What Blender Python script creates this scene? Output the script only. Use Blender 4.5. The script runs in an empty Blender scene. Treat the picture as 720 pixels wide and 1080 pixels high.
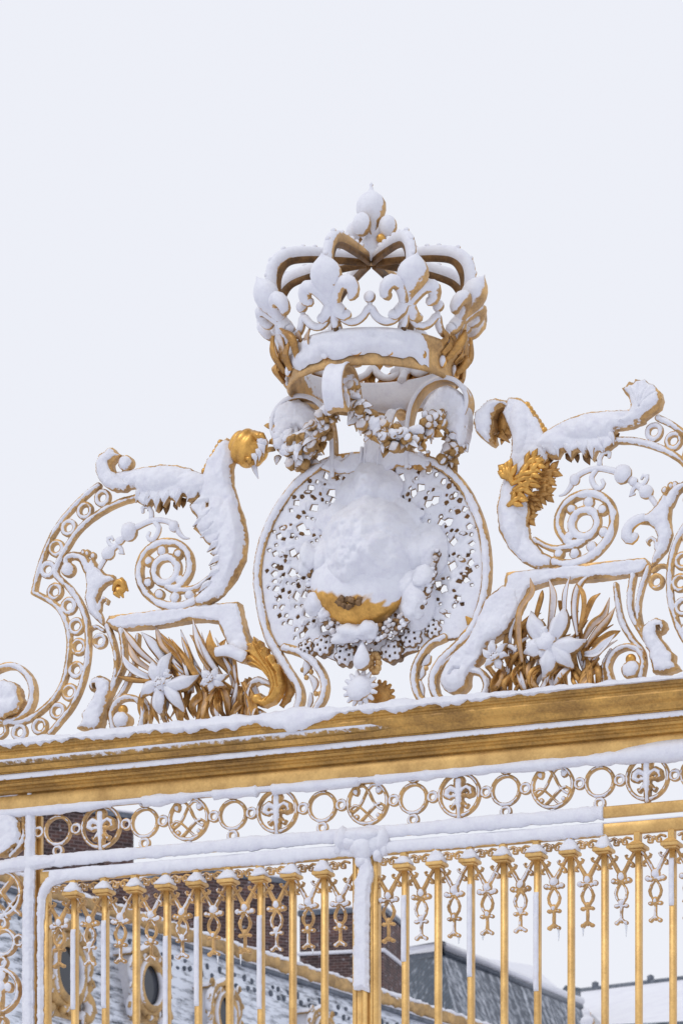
import bpy, math, random
import numpy as np
from mathutils import Matrix, Vector

random.seed(7)
F = 4700.0            # focal length in photo pixels (1080 high)
YH = 1905.0           # horizon row: the lens is shifted up
EYE = 1.6
sc = bpy.context.scene
COL = sc.collection

# ------------------------------------------------------------------ frames
class Frame:
    """vertical plane through (u0, depth Y0), turned by psi; units: a along, b height over eye, c toward viewer (photo px at Y0)"""
    def __init__(s, u0, Y0, psi):
        s.u0, s.Y0, s.psi = u0, Y0, psi
        s.px = Y0 / F
        s.C, s.S = math.cos(psi), math.sin(psi)
        s.base = Matrix.Translation(((u0-360)*s.px, Y0, 0)) @ Matrix.Rotation(-psi, 4, 'Z')
    def q(s, u, v, c=0.0):
        t = (u-360)/F
        a = (t*(F - c*s.C) - (s.u0-360) + c*s.S) / (s.C + t*s.S)
        y = F - a*s.S - c*s.C
        return (a, (YH-v)/F*y)
    def qs(s, pts, c=0.0, m=1):
        out = []
        for p in pts:
            a, b = s.q(p[0], p[1], c)
            out.append((a*m, b))
        return out
    def loc(s, abc):
        a = np.asarray(abc, dtype=float).reshape(-1, 3)
        o = np.empty_like(a)
        o[:, 0] = a[:, 0]*s.px; o[:, 1] = -a[:, 2]*s.px; o[:, 2] = a[:, 1]*s.px + EYE
        return o

G = Frame(391.3, 20.2, math.atan(8.5e-5*F))
def Q(u, v, c=0.0): return G.q(u, v, c)

def W(u, v, Y):
    return ((u-360)/F*Y, Y, EYE+(YH-v)/F*Y)

# ------------------------------------------------------------------ objects
def thing(name, label, cat, fr, abc, group=None):
    o = bpy.data.objects.new(name, None); COL.objects.link(o)
    o.empty_display_size = 0.05
    l = fr.loc([abc])[0]
    o.matrix_world = fr.base @ Matrix.Translation(l)
    o['label'] = label; o['category'] = cat
    if group: o['group'] = group
    o['_l'] = [float(x) for x in l]
    return o

ORG = {}
def setmesh(name, verts, faces, mats, snow=None, smooth=True, mi=None):
    me = bpy.data.meshes.new(name)
    me.from_pydata([tuple(v) for v in verts], [], [tuple(f) for f in faces])
    for m in mats: me.materials.append(m)
    if snow is not None:
        at = me.attributes.new('snow', 'FLOAT', 'POINT')
        at.data.foreach_set('value', np.asarray(snow, dtype=np.float32))
    if mi is not None:
        me.polygons.foreach_set('material_index', np.asarray(mi, dtype=np.int32))
    me.polygons.foreach_set('use_smooth', np.full(len(me.polygons), smooth))
    me.update()
    return me

def part(name, mesh, parent, label=None):
    o = bpy.data.objects.new(name, mesh); COL.objects.link(o)
    o.parent = parent
    if label: o['label'] = label
    return o

def root_of(o):
    while o.parent: o = o.parent
    return o

# value noise -------------------------------------------------------
_lat = np.random.RandomState(3).rand(256, 256)
def vnoise(x, y):
    x = np.asarray(x, dtype=float); y = np.asarray(y, dtype=float)
    xi = np.floor(x).astype(int); yi = np.floor(y).astype(int)
    fx = x-xi; fy = y-yi
    fx = fx*fx*(3-2*fx); fy = fy*fy*(3-2*fy)
    a = _lat[xi & 255, yi & 255]; b = _lat[(xi+1) & 255, yi & 255]
    c = _lat[xi & 255, (yi+1) & 255]; d = _lat[(xi+1) & 255, (yi+1) & 255]
    return (a*(1-fx)+b*fx)*(1-fy)+(c*(1-fx)+d*fx)*fy
def fbm(x, y, o=3):
    s = 0; w = 1; t = 0
    for i in range(o):
        s = s+w*vnoise(np.asarray(x)*2**i+17*i, np.asarray(y)*2**i+5*i); t += w; w *= .5
    return s/t*2-1          # -1..1

def crom(pts, step=3.0):
    """Catmull-Rom through points of any dimension"""
    P = [np.array(p, dtype=float) for p in pts]
    if len(P) < 3:
        n = max(2, int(np.linalg.norm(P[1][:2]-P[0][:2])/step)+1)
        return [P[0]+(P[1]-P[0])*i/(n-1) for i in range(n)]
    P = [2*P[0]-P[1]]+P+[2*P[-1]-P[-2]]
    out = []
    for i in range(1, len(P)-2):
        n = max(1, int(np.linalg.norm(P[i+1]-P[i])/step))
        for k in range(n):
            t = k/n
            out.append(.5*((2*P[i])+(-P[i-1]+P[i+1])*t+(2*P[i-1]-5*P[i]+4*P[i+1]-P[i+2])*t*t+(-P[i-1]+3*P[i]-3*P[i+1]+P[i+2])*t**3))
    out.append(P[-2])
    return out

# ------------------------------------------------------------------ relief: drawn shapes -> thick rounded castings with plastered snow
class Relief:
    def __init__(s, h=0.9, back=-9.0, seed=0, lump=0.5):
        s.h, s.back, s.seed, s.lump = h, back, seed, lump
        s.sh = []; s.pits = []; s.cut = []; s.gr = []; s.bumps = []
    # widths are full widths
    def stroke(s, pts, w, base=0, prof=3.0, R=None, inset=1.0, snow=1.0, T=1.6, smooth=True):
        n = len(pts)
        ws = list(w) if hasattr(w, '__len__') else [w]*n
        P = [tuple(p)+(ws[i]/2,) for i, p in enumerate(pts)]
        P = crom(P) if smooth else [np.array(p, dtype=float) for p in P]
        s.sh.append(('s', np.array(P), base, prof, R or max(ws)/2, inset, snow, T)); return s
    def poly(s, pts, base=0, prof=3.0, R=5, inset=1.2, snow=1.0, T=2.2, smooth=False):
        if smooth:
            P = crom(list(pts)+[pts[0]], 2.5); pts = [tuple(p) for p in P[:-1]]
        s.sh.append(('p', np.array(pts, dtype=float), base, prof, R, inset, snow, T)); return s
    def ring(s, c, r, w, base=0, prof=2.5, inset=.8, snow=1.0, T=1.2, sx=1.0):
        s.sh.append(('r', (c[0], c[1], r-w/2, w/2, sx), base, prof, w/2, inset, snow, T)); return s
    def disc(s, c, rx, ry=None, base=0, prof=4, R=None, inset=.8, snow=1.0, T=1.5, ang=0):
        ry = ry or rx
        s.sh.append(('d', (c[0], c[1], rx, ry, ang), base, prof, R or min(rx, ry), inset, snow, T)); return s
    def hole(s, pts): s.cut.append(np.array(pts, dtype=float)); return s
    def pit(s, pts): s.pits.append(np.array(pts, dtype=float)); return s
    def groove(s, pts, w, d):
        s.gr.append((np.array(crom(pts)), w, d)); return s
    def bump(s, c, rx, ry, h): s.bumps.append((c[0], c[1], rx, ry, h)); return s

    def _seg(s, A, B, P, wr=True):
        phi = np.full(A.shape, 1e3)
        for i in range(len(P)-1):
            x0, y0 = P[i][:2]; x1, y1 = P[i+1][:2]
            r0 = P[i][2] if wr else 0; r1 = P[i+1][2] if wr else 0
            m = max(r0, r1)+3*s.h+1
            i0 = max(0, int((min(x0, x1)-m-s.ox)/s.h)-s.wi); i1 = int((max(x0, x1)+m-s.ox)/s.h)+2-s.wi
            j0 = max(0, int((min(y0, y1)-m-s.oy)/s.h)-s.wj); j1 = int((max(y0, y1)+m-s.oy)/s.h)+2-s.wj
            if i1 <= 0 or j1 <= 0: continue
            a = A[i0:i1, j0:j1]; b = B[i0:i1, j0:j1]
            if a.size == 0: continue
            dx, dy = x1-x0, y1-y0; L = dx*dx+dy*dy+1e-9
            t = np.clip(((a-x0)*dx+(b-y0)*dy)/L, 0, 1)
            d = np.hypot(a-x0-t*dx, b-y0-t*dy)-(r0+(r1-r0)*t)
            phi[i0:i1, j0:j1] = np.minimum(phi[i0:i1, j0:j1], d)
        return phi
    def _poly(s, A, B, P):
        d2 = np.full(A.shape, 1e9); ins = np.zeros(A.shape, dtype=bool)
        n = len(P)
        for i in range(n):
            x0, y0 = P[i]; x1, y1 = P[(i+1) % n]
            dx, dy = x1-x0, y1-y0; L = dx*dx+dy*dy+1e-9
            t = np.clip(((A-x0)*dx+(B-y0)*dy)/L, 0, 1)
            d2 = np.minimum(d2, (A-x0-t*dx)**2+(B-y0-t*dy)**2)
            c = ((y0 > B) != (y1 > B))
            with np.errstate(divide='ignore', invalid='ignore'):
                xx = (x1-x0)*(B-y0)/((y1-y0) if abs(y1-y0) > 1e-9 else 1e-9)+x0
            ins ^= (c & (A < xx))
        d = np.sqrt(d2)
        return np.where(ins, -d, d)
    def build(s, name, fr, origin, mats, extra=None):
        h = s.h
        # bbox
        bb = []
        for q in s.sh:
            if q[0] == 's': P = q[1]; r = P[:, 2].max(); bb.append((P[:, 0].min()-r, P[:, 0].max()+r, P[:, 1].min()-r, P[:, 1].max()+r))
            elif q[0] == 'p': P = q[1]; bb.append((P[:, 0].min(), P[:, 0].max(), P[:, 1].min(), P[:, 1].max()))
            elif q[0] == 'r': c = q[1]; r = (c[2]+c[3])*max(1, c[4]); bb.append((c[0]-r, c[0]+r, c[1]-r, c[1]+r))
            else: c = q[1]; r = max(c[2], c[3]); bb.append((c[0]-r, c[0]+r, c[1]-r, c[1]+r))
        x0 = min(b[0] for b in bb)-3*h; x1 = max(b[1] for b in bb)+3*h
        y0 = min(b[2] for b in bb)-3*h; y1 = max(b[3] for b in bb)+3*h
        s.ox, s.oy = x0, y0
        nx = int((x1-x0)/h)+2; ny = int((y1-y0)/h)+2
        A, B = np.meshgrid(x0+np.arange(nx)*h, y0+np.arange(ny)*h, indexing='ij')
        wob = fbm(A/5+s.seed*13.7, B/5+s.seed*3.1, 2)*s.lump
        n2 = fbm(A/9+s.seed*7.7, B/9, 3)
        n3 = fbm(A/2.6+s.seed, B/2.6, 2); lf = np.clip(1+1.9*fbm(A/17+s.seed*3.3, B/17+4, 2), .35, 3)
        PHI = np.full(A.shape, 1e3); H = np.full(A.shape, -1e3); SN = np.zeros(A.shape)
        for q, b in zip(s.sh, bb):
            i0 = max(0, int((b[0]-x0)/h)-2); i1 = int((b[1]-x0)/h)+4
            j0 = max(0, int((b[2]-y0)/h)-2); j1 = int((b[3]-y0)/h)+4
            s.wi, s.wj = i0, j0
            a = A[i0:i1, j0:j1]; bq = B[i0:i1, j0:j1]
            k = q[0]
            if k == 's': phi = s._seg(a, bq, q[1])
            elif k == 'p': phi = s._poly(a, bq, q[1])
            elif k == 'r':
                c = q[1]; phi = np.abs(np.hypot((a-c[0])/c[4], bq-c[1])-c[2])-c[3]
            else:
                c = q[1]; ca, sa = math.cos(c[4]), math.sin(c[4])
                X = (a-c[0])*ca+(bq-c[1])*sa; Y = -(a-c[0])*sa+(bq-c[1])*ca
                phi = (np.hypot(X/c[2], Y/c[3])-1)*min(c[2], c[3])
            phi = phi+wob[i0:i1, j0:j1]
            base, prof, R, inset, snow, T = q[2:8]; T *= .8; inset += .3
            d = np.clip(-phi/R, 0, 1)
            hh = base+prof*np.sqrt(np.clip(1-(1-d)**2, 0, 1))
            sn = np.clip((-phi-inset*lf[i0:i1, j0:j1]+n3[i0:i1, j0:j1]*.9)/1.3+.3, 0, 1)*snow
            hh = hh+T*sn*np.clip((-phi-inset*.5)/2.5, 0, 1)*(1+.55*n2[i0:i1, j0:j1]+.10*n3[i0:i1, j0:j1])
            m = (phi < 0.2) & (hh > H[i0:i1, j0:j1])
            H[i0:i1, j0:j1] = np.where(m, hh, H[i0:i1, j0:j1])
            SN[i0:i1, j0:j1] = np.where(m, sn, SN[i0:i1, j0:j1])
            PHI[i0:i1, j0:j1] = np.minimum(PHI[i0:i1, j0:j1], phi)
        for P in s.cut:
            i0 = max(0, int((P[:, 0].min()-x0)/h)-3); i1 = int((P[:, 0].max()-x0)/h)+5
            j0 = max(0, int((P[:, 1].min()-y0)/h)-3); j1 = int((P[:, 1].max()-y0)/h)+5
            a = A[i0:i1, j0:j1]
            if a.size == 0: continue
            ph = s._poly(a, B[i0:i1, j0:j1], P)
            PHI[i0:i1, j0:j1] = np.maximum(PHI[i0:i1, j0:j1], -ph+wob[i0:i1, j0:j1]*.6)
            e = np.clip((1.6-ph)/1.6, 0, 1)
            H[i0:i1, j0:j1] -= 1.6*e; SN[i0:i1, j0:j1] *= 1-.75*np.clip((1.1-ph)/1.0, 0, 1)
        for P in s.pits:
            i0 = max(0, int((P[:, 0].min()-x0)/h)-3); i1 = int((P[:, 0].max()-x0)/h)+5
            j0 = max(0, int((P[:, 1].min()-y0)/h)-3); j1 = int((P[:, 1].max()-y0)/h)+5
            a = A[i0:i1, j0:j1]
            if a.size == 0: continue
            ph = s._poly(a, B[i0:i1, j0:j1], P)
            H[i0:i1, j0:j1] -= 3.4*np.clip((1.0-ph)/1.6, 0, 1); SN[i0:i1, j0:j1] *= 1-np.clip((1.0-ph)/.8, 0, 1)
        for P, w, dd in s.gr:
            s.wi = s.wj = 0
            Pw = np.hstack([P[:, :2], np.full((len(P), 1), w/2)])
            ph = s._seg(A, B, Pw)
            e = np.clip(-ph/(w/2), 0, 1)
            H -= dd*e
        for bx, by, rx, ry, bh in s.bumps:
            q = np.clip(1-((A-bx)/rx)**2-((B-by)/ry)**2, 0, 1)
            H += bh*q**.8*np.clip(-PHI/9, 0, 1)
        if extra: H, SN = extra(A, B, H, SN, PHI)
        ins = PHI < 0
        vid = -np.ones(A.shape, dtype=int)
        nI = ins.sum(); vid[ins] = np.arange(nI)
        V = [np.stack([A[ins], B[ins], H[ins]], 1)]
        SNv = [SN[ins]]
        c4 = ins[:-1, :-1].astype(int)+ins[1:, :-1]+ins[1:, 1:]+ins[:-1, 1:]
        fi, fj = np.nonzero(c4 == 4)
        faces = np.stack([vid[fi, fj], vid[fi+1, fj], vid[fi+1, fj+1], vid[fi, fj+1]], 1).tolist()
        ev = {}; evp = []; evs = []; walls = []
        mi_, mj_ = np.nonzero((c4 > 0) & (c4 < 4))
        def edge(p, q):
            key = (p, q) if p < q else (q, p)
            if key in ev: return ev[key]
            pa, pb = PHI[p], PHI[q]
            t = pa/(pa-pb)
            x = A[p]+(A[q]-A[p])*t; y = B[p]+(B[q]-B[p])*t
            inn = p if pa < 0 else q
            evp.append((x, y, H[inn]-.15)); evs.append(SN[inn]*.55)
            ev[key] = nI+len(evp)-1
            return ev[key]
        for i, j in zip(mi_.tolist(), mj_.tolist()):
            cs = [(i, j), (i+1, j), (i+1, j+1), (i, j+1)]
            poly = []; kinds = []
            for k in range(4):
                p = cs[k]; q = cs[(k+1) % 4]
                if ins[p]: poly.append(int(vid[p])); kinds.append(0)
                if ins[p] != ins[q]: poly.append(edge(p, q)); kinds.append(1)
            faces.append(poly)
            n = len(poly)
            for k in range(n):
                if kinds[k] and kinds[(k+1) % n]: walls.append((poly[k], poly[(k+1) % n]))
        if evp:
            V.append(np.array(evp)); SNv.append(np.array(evs))
        Vf = np.vstack(V); Sf = np.concatenate(SNv); nF = len(Vf)
        # back
        Vb = Vf.copy(); Vb[:, 2] = s.back
        fb = [[x+nF for x in reversed(f)] for f in faces]
        # walls with own verts
        used = sorted({x for w_ in walls for x in w_}); mp = {x: k for k, x in enumerate(used)}
        nu = len(used)
        Wt = Vf[used]; Wb = Wt.copy(); Wb[:, 2] = s.back
        o1 = 2*nF; o2 = o1+nu
        fw = [[mp[b_]+o1, mp[a_]+o1, mp[a_]+o2, mp[b_]+o2] for a_, b_ in walls]
        Vall = np.vstack([Vf, Vb, Wt, Wb])
        Sall = np.concatenate([Sf, np.zeros(nF), np.full(nu, .62), np.full(nu, .35)])
        L = fr.loc(Vall)-np.array(origin['_l'])
        return setmesh(name, L, faces+fb+fw, mats, Sall)

# ------------------------------------------------------------------ free 3D pieces, coordinates (a, b, c)
class M3:
    def __init__(s): s.v = []; s.f = []; s.s = []
    def add(s, V, Fc, snow=1.0):
        o = len(s.v); s.v.extend([tuple(x) for x in V]); s.f.extend([[i+o for i in f] for f in Fc])
        s.s.extend(list(snow) if hasattr(snow, '__len__') else [snow]*len(V))
    def tube(s, pts, rad, n=8, flat=1.0, snow=1.0, smooth=True, up=None, step=3.0, rough=0.0):
        m = len(pts); rs = list(rad) if hasattr(rad, '__len__') else [rad]*m
        P = [tuple(p)+(rs[i],) for i, p in enumerate(pts)]
        P = np.array(crom(P, step) if smooth else P, dtype=float)
        X = P[:, :3]; R = np.maximum(P[:, 3], .05)
        T = np.gradient(X, axis=0); T /= np.linalg.norm(T, axis=1)[:, None]+1e-9
        ref = np.array(up if up is not None else (0, 0, 1.0))
        V = []
        N0 = None
        for i in range(len(X)):
            if up is not None or N0 is None:
                N = np.cross(T[i], ref)
                if np.linalg.norm(N) < 1e-3: N = np.cross(T[i], (1, 0, 0.1))
            else:
                N = N0-T[i]*np.dot(N0, T[i])
            N /= np.linalg.norm(N)+1e-9; N0 = N
            Bn = np.cross(T[i], N)
            for k in range(n):
                t = 2*math.pi*k/n
                r = R[i]
                if rough: r *= 1+rough*(random.random()-.5)
                V.append(X[i]+N*math.cos(t)*r+Bn*math.sin(t)*r*flat)
        Fc = []
        L = len(X)
        for i in range(L-1):
            for k in range(n):
                Fc.append([i*n+k, i*n+(k+1) % n, (i+1)*n+(k+1) % n, (i+1)*n+k])
        V.append(X[0]-T[0]*R[0]*.5); V.append(X[-1]+T[-1]*R[-1]*.5)
        for k in range(n):
            Fc.append([L*n, (k+1) % n, k]); Fc.append([L*n+1, (L-1)*n+k, (L-1)*n+(k+1) % n])
        s.add(V, Fc, snow); return s
    def ell(s, c, r, n=12, snow=1.0, rough=0.0, M=None, f=None):
        if not hasattr(r, '__len__'): r = (r, r, r)
        V = []; Fc = []; m = max(5, n//2+1)
        sd = random.random()*50
        for i in range(m+1):
            th = math.pi*i/m
            for k in range(n):
                ph = 2*math.pi*k/n
                d = np.array((math.sin(th)*math.cos(ph), math.cos(th), math.sin(th)*math.sin(ph)))
                q = 1.0
                if rough: q += rough*float(fbm(d[0]*1.6+sd, d[1]*1.6+d[2]*1.3+sd, 2))
                if f: q *= f(th, ph)
                p = d*np.array(r)*q
                if M is not None: p = np.array(M) @ p
                V.append(p+np.array(c))
        for i in range(m):
            for k in range(n):
                Fc.append([i*n+k, i*n+(k+1) % n, (i+1)*n+(k+1) % n, (i+1)*n+k])
        s.add(V, Fc, snow); return s
    def leaf(s, pts, w, nrm=(0, 0, 1), fold=.25, t=1.0, snow=1.0, step=3.0, jag=0.0, rim=True):
        """curved blade: pts 3D centre line, w full widths"""
        m = len(pts); ws = list(w) if hasattr(w, '__len__') else [w]*m
        P = np.array(crom([tuple(p)+(ws[i],) for i, p in enumerate(pts)], step), dtype=float)
        X = P[:, :3]; Wd = np.maximum(P[:, 3], .2)/2
        T = np.gradient(X, axis=0); T /= np.linalg.norm(T, axis=1)[:, None]+1e-9
        N = np.array(nrm, dtype=float); V = []; n = 7
        us = [-1, -.62, 0, .62, 1]
        L = len(X)
        for i in range(L):
            sd = np.cross(T[i], N); sd /= np.linalg.norm(sd)+1e-9
            up = np.cross(sd, T[i])
            wv = Wd[i]*(1+jag*math.sin(i*2.2))
            for u in us:
                V.append(X[i]+sd*u*wv+up*(t*.5*(1-u*u)+fold*wv*(abs(u)**1.3)-fold*wv*.5*(u == 0)))
            for u in reversed(us[1:-1]):
                V.append(X[i]+sd*u*wv+up*(-t*.7*(1-u*u)+fold*wv*(abs(u)**1.3)))
        k = 8; Fc = []
        for i in range(L-1):
            for j in range(k):
                Fc.append([i*k+j, (i+1)*k+j, (i+1)*k+(j+1) % k, i*k+(j+1) % k])
        Fc.append([j for j in range(k)]); Fc.append([(L-1)*k+j for j in reversed(range(k))])
        if not hasattr(snow, '__len__'):
            row = [snow*.15, snow*.95, snow, snow*.95, snow*.15, .1*snow, .1*snow, .1*snow] if rim else [snow]*8
            snow = row*L
        s.add(V, Fc, snow); return s
    def box(s, a0, a1, b0, b1, c0, c1, bev=.5, snow=1.0):
        e = bev
        V = []
        prof = [(a0+e, c0), (a1-e, c0), (a1, c0+e), (a1, c1-e), (a1-e, c1), (a0+e, c1), (a0, c1-e), (a0, c0+e)]
        ctr = ((a0+a1)/2, (c0+c1)/2)
        for b, ins in ((b0, e), (b0+e, 0), (b1-e, 0), (b1, e)):
            for a, c in prof:
                V.append((a-(ins if a > ctr[0] else -ins), b, c-(ins if c > ctr[1] else -ins)))
        Fc = []
        for r in range(3):
            for k in range(8):
                Fc.append([r*8+k, (r+1)*8+k, (r+1)*8+(k+1) % 8, r*8+(k+1) % 8])
        Fc.append([0, 1, 2, 3, 4, 5, 6, 7]); Fc.append([24+k for k in (7, 6, 5, 4, 3, 2, 1, 0)])
        s.add(V, Fc, snow); return s
    def lathe(s, c, prof, n=16, snow=1.0, ax=None):
        """prof (r, h) about vertical through c"""
        V = []; Fc = []
        for r, h in prof:
            for k in range(n):
                t = 2*math.pi*k/n
                V.append((c[0]+r*math.cos(t), c[1]+h, c[2]+r*math.sin(t)))
        for i in range(len(prof)-1):
            for k in range(n):
                Fc.append([i*n+k, (i+1)*n+k, (i+1)*n+(k+1) % n, i*n+(k+1) % n])
        s.add(V, Fc, snow); return s
    def build(s, name, fr, origin, mats, smooth=True, fix=True):
        L = fr.loc(np.array(s.v))-np.array(origin['_l'])
        me = setmesh(name, L, s.f, mats, s.s, smooth)
        if fix:
            import bmesh
            bm = bmesh.new(); bm.from_mesh(me)
            bmesh.ops.remove_doubles(bm, verts=bm.verts, dist=1e-6)
            bmesh.ops.recalc_face_normals(bm, faces=bm.faces)
            bm.to_mesh(me); bm.free()
            me.polygons.foreach_set('use_smooth', np.full(len(me.polygons), smooth))
            me.update()
        return me

def rot2(p, c, t):
    x, y = p[0]-c[0], p[1]-c[1]
    return (c[0]+x*math.cos(t)-y*math.sin(t), c[1]+x*math.sin(t)+y*math.cos(t))

# ------------------------------------------------------------------ materials
def newmat(name):
    m = bpy.data.materials.new(name); m.use_nodes = True
    nt = m.node_tree; nt.nodes.clear()
    out = nt.nodes.new('ShaderNodeOutputMaterial')
    return m, nt, out
def nd(nt, t, **k):
    n = nt.nodes.new(t)
    for a, b in k.items():
        if a.startswith('_'): setattr(n, a[1:], b)
        else: n.inputs[a.replace('__', ' ')].default_value = b
    return n
def ramp(nt, src, stops):
    r = nt.nodes.new('ShaderNodeValToRGB')
    while len(r.color_ramp.elements) < len(stops): r.color_ramp.elements.new(.5)
    for e, (p, c) in zip(r.color_ramp.elements, stops):
        e.position = p; e.color = tuple(c)+(1,) if len(c) == 3 else c
    nt.links.new(src, r.inputs[0]); return r
def math_(nt, op, a, b=None, clamp=False):
    n = nt.nodes.new('ShaderNodeMath'); n.operation = op; n.use_clamp = clamp
    for i, x in enumerate((a, b)):
        if x is None: continue
        if isinstance(x, (int, float)): n.inputs[i].default_value = x
        else: nt.links.new(x, n.inputs[i])
    return n.outputs[0]
SNOWC = (.735, .745, .80)
def snow_bsdf(nt, coord, bump=.22, sc_=55):
    n1 = nd(nt, 'ShaderNodeTexNoise', Scale=sc_, Detail=5.0, Roughness=.62); nt.links.new(coord, n1.inputs['Vector'])
    n2 = nd(nt, 'ShaderNodeTexNoise', Scale=sc_*6, Detail=2.0); nt.links.new(coord, n2.inputs['Vector'])
    h = math_(nt, 'ADD', n1.outputs[0], math_(nt, 'MULTIPLY', n2.outputs[0], .25))
    bp = nd(nt, 'ShaderNodeBump', Strength=bump, Distance=.012); nt.links.new(h, bp.inputs['Height'])
    b = nt.nodes.new('ShaderNodeBsdfPrincipled')
    n3 = nd(nt, 'ShaderNodeTexNoise', Scale=sc_*.45, Detail=6.0, Roughness=.7); nt.links.new(coord, n3.inputs['Vector'])
    cr = ramp(nt, n3.outputs[0], [(.34, tuple(x*y for x, y in zip(SNOWC, (.93, .92, .95)))), (.52, SNOWC), (.68, tuple(x*1.03 for x in SNOWC))])
    nt.links.new(cr.outputs[0], b.inputs['Base Color'])
    b.inputs['Roughness'].default_value = .6
    b.inputs['Specular IOR Level'].default_value = .25
    nt.links.new(bp.outputs[0], b.inputs['Normal'])
    return b
def anis(nt, co, s_):
    m_ = nt.nodes.new('ShaderNodeMapping'); m_.inputs['Scale'].default_value = s_; nt.links.new(co, m_.inputs[0]); return m_.outputs[0]
WIND = Vector((-.50, -.80, .33)).normalized()
def gilt(name, bright, dirt, dirtamt=.5, metal=.35, rough=.42, lo=-.02, hi=.34, snowy=True, soft=.1, dscale=9.0, gold_bump=.25, aniso=None, namp=.75):
    m, nt, out = newmat(name)
    geo = nt.nodes.new('ShaderNodeNewGeometry')
    tc = nt.nodes.new('ShaderNodeTexCoord'); co = geo.outputs['Position']
    n = nd(nt, 'ShaderNodeTexNoise', Scale=dscale, Detail=6.0, Roughness=.68); nt.links.new(co if not aniso else anis(nt, co, aniso), n.inputs['Vector'])
    nf = nd(nt, 'ShaderNodeTexNoise', Scale=90.0, Detail=3.0, Roughness=.6); nt.links.new(co, nf.inputs['Vector'])
    x = math_(nt, 'ADD', math_(nt, 'MULTIPLY', n.outputs[0], .75), math_(nt, 'MULTIPLY', nf.outputs[0], .25))
    c0 = .5-.22*(1-dirtamt)-.12*(1-dirtamt)
    cr = ramp(nt, x, [(max(0, .36-.1*(1-dirtamt)*2+.0), dirt), (.52-.12*(1-dirtamt)*1.2, tuple((a+b)/2 for a, b in zip(dirt, bright))), (.60, bright), (.8, tuple(min(1, a*1.18) for a in bright))])
    g = nt.nodes.new('ShaderNodeBsdfPrincipled')
    nt.links.new(cr.outputs[0], g.inputs['Base Color'])
    g.inputs['Metallic'].default_value = metal
    rr = nd(nt, 'ShaderNodeMapRange'); rr.inputs[3].default_value = rough-.1; rr.inputs[4].default_value = rough+.2
    nt.links.new(nf.outputs[0], rr.inputs[0]); nt.links.new(rr.outputs[0], g.inputs['Roughness'])
    bp = nd(nt, 'ShaderNodeBump', Strength=gold_bump, Distance=.004); nt.links.new(x, bp.inputs['Height']); nt.links.new(bp.outputs[0], g.inputs['Normal'])
    if not snowy:
        nt.links.new(g.outputs[0], out.inputs[0]); return m
    sb = snow_bsdf(nt, co)
    at = nt.nodes.new('ShaderNodeAttribute'); at.attribute_name = 'snow'
    dt = nt.nodes.new('ShaderNodeVectorMath'); dt.operation = 'DOT_PRODUCT'
    dt.inputs[1].default_value = tuple(WIND)
    nt.links.new(geo.outputs['Normal'], dt.inputs[0])
    ns = nd(nt, 'ShaderNodeTexNoise', Scale=38.0, Detail=5.0, Roughness=.6); nt.links.new(co, ns.inputs['Vector'])
    d = math_(nt, 'ADD', dt.outputs['Value'], math_(nt, 'MULTIPLY', math_(nt, 'SUBTRACT', ns.outputs[0], .5), namp))
    mr = nd(nt, 'ShaderNodeMapRange'); mr.interpolation_type = 'SMOOTHSTEP'
    mr.inputs[1].default_value = lo; mr.inputs[2].default_value = hi
    nt.links.new(d, mr.inputs[0])
    v = math_(nt, 'MULTIPLY', mr.outputs[0], at.outputs['Fac'])
    mr2 = nd(nt, 'ShaderNodeMapRange'); mr2.interpolation_type = 'SMOOTHSTEP'
    mr2.inputs[1].default_value = .40-soft; mr2.inputs[2].default_value = .40+soft
    nt.links.new(v, mr2.inputs[0])
    mx = nt.nodes.new('ShaderNodeMixShader')
    nt.links.new(mr2.outputs[0], mx.inputs[0]); nt.links.new(g.outputs[0], mx.inputs[1]); nt.links.new(sb.outputs[0], mx.inputs[2])
    nt.links.new(mx.outputs[0], out.inputs[0])
    return m
def snowmat(name, sc_=45, bump=.5, tint=None):
    m, nt, out = newmat(name)
    geo = nt.nodes.new('ShaderNodeNewGeometry')
    b = snow_bsdf(nt, geo.outputs['Position'], bump, sc_)
    if tint: b.inputs['Base Color'].default_value = tint+(1,)
    nt.links.new(b.outputs[0], out.inputs[0]); return m

M_ORN = gilt('weathered_gilt_snowed', (.68, .42, .165), (.15, .075, .035), .45, soft=.18, lo=-.10, hi=.36)
M_BAR = gilt('bright_gilt_paint', (.78, .50, .18), (.38, .21, .065), .36, metal=.4, rough=.38, dscale=7, gold_bump=.6)
M_LEAF = gilt('clean_gilt', (.80, .45, .11), (.30, .14, .03), .45, metal=.6, rough=.34, dscale=14)
M_COR = gilt('stained_gilt', (.62, .35, .085), (.10, .043, .012), .6, metal=.3, rough=.34, dscale=5.0, aniso=(.5, .5, 1.3))
M_FROST = gilt('frosted_gilt', (.50, .29, .075), (.10, .055, .02), .5, metal=.2, rough=.4, lo=-.1, hi=1.25, soft=.2, namp=1.7)
M_GAR = gilt('garland_gilt', (.52, .30, .10), (.09, .05, .022), .5, lo=.12, hi=.6, soft=.14, dscale=14)
M_SPRAY = gilt('brown_gilt', (.66, .36, .10), (.14, .065, .026), .5, lo=.05, hi=.75, soft=.2)
M_SHADED = gilt('shaded_gilt', (.24, .125, .04), (.03, .018, .012), .6, lo=.05, hi=.6, soft=.12, dscale=14)  # shade of undersides and recesses is put into this dark gilt colour
M_SNOW = snowmat('packed_snow', 40, .38)
M_SHEET = gilt('dark_gilt_sheet', (.34, .19, .075), (.06, .035, .022), .6, lo=-.10, hi=.36, soft=.18, dscale=14)  # dark brown gilt; pits and hole walls show it bare
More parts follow.
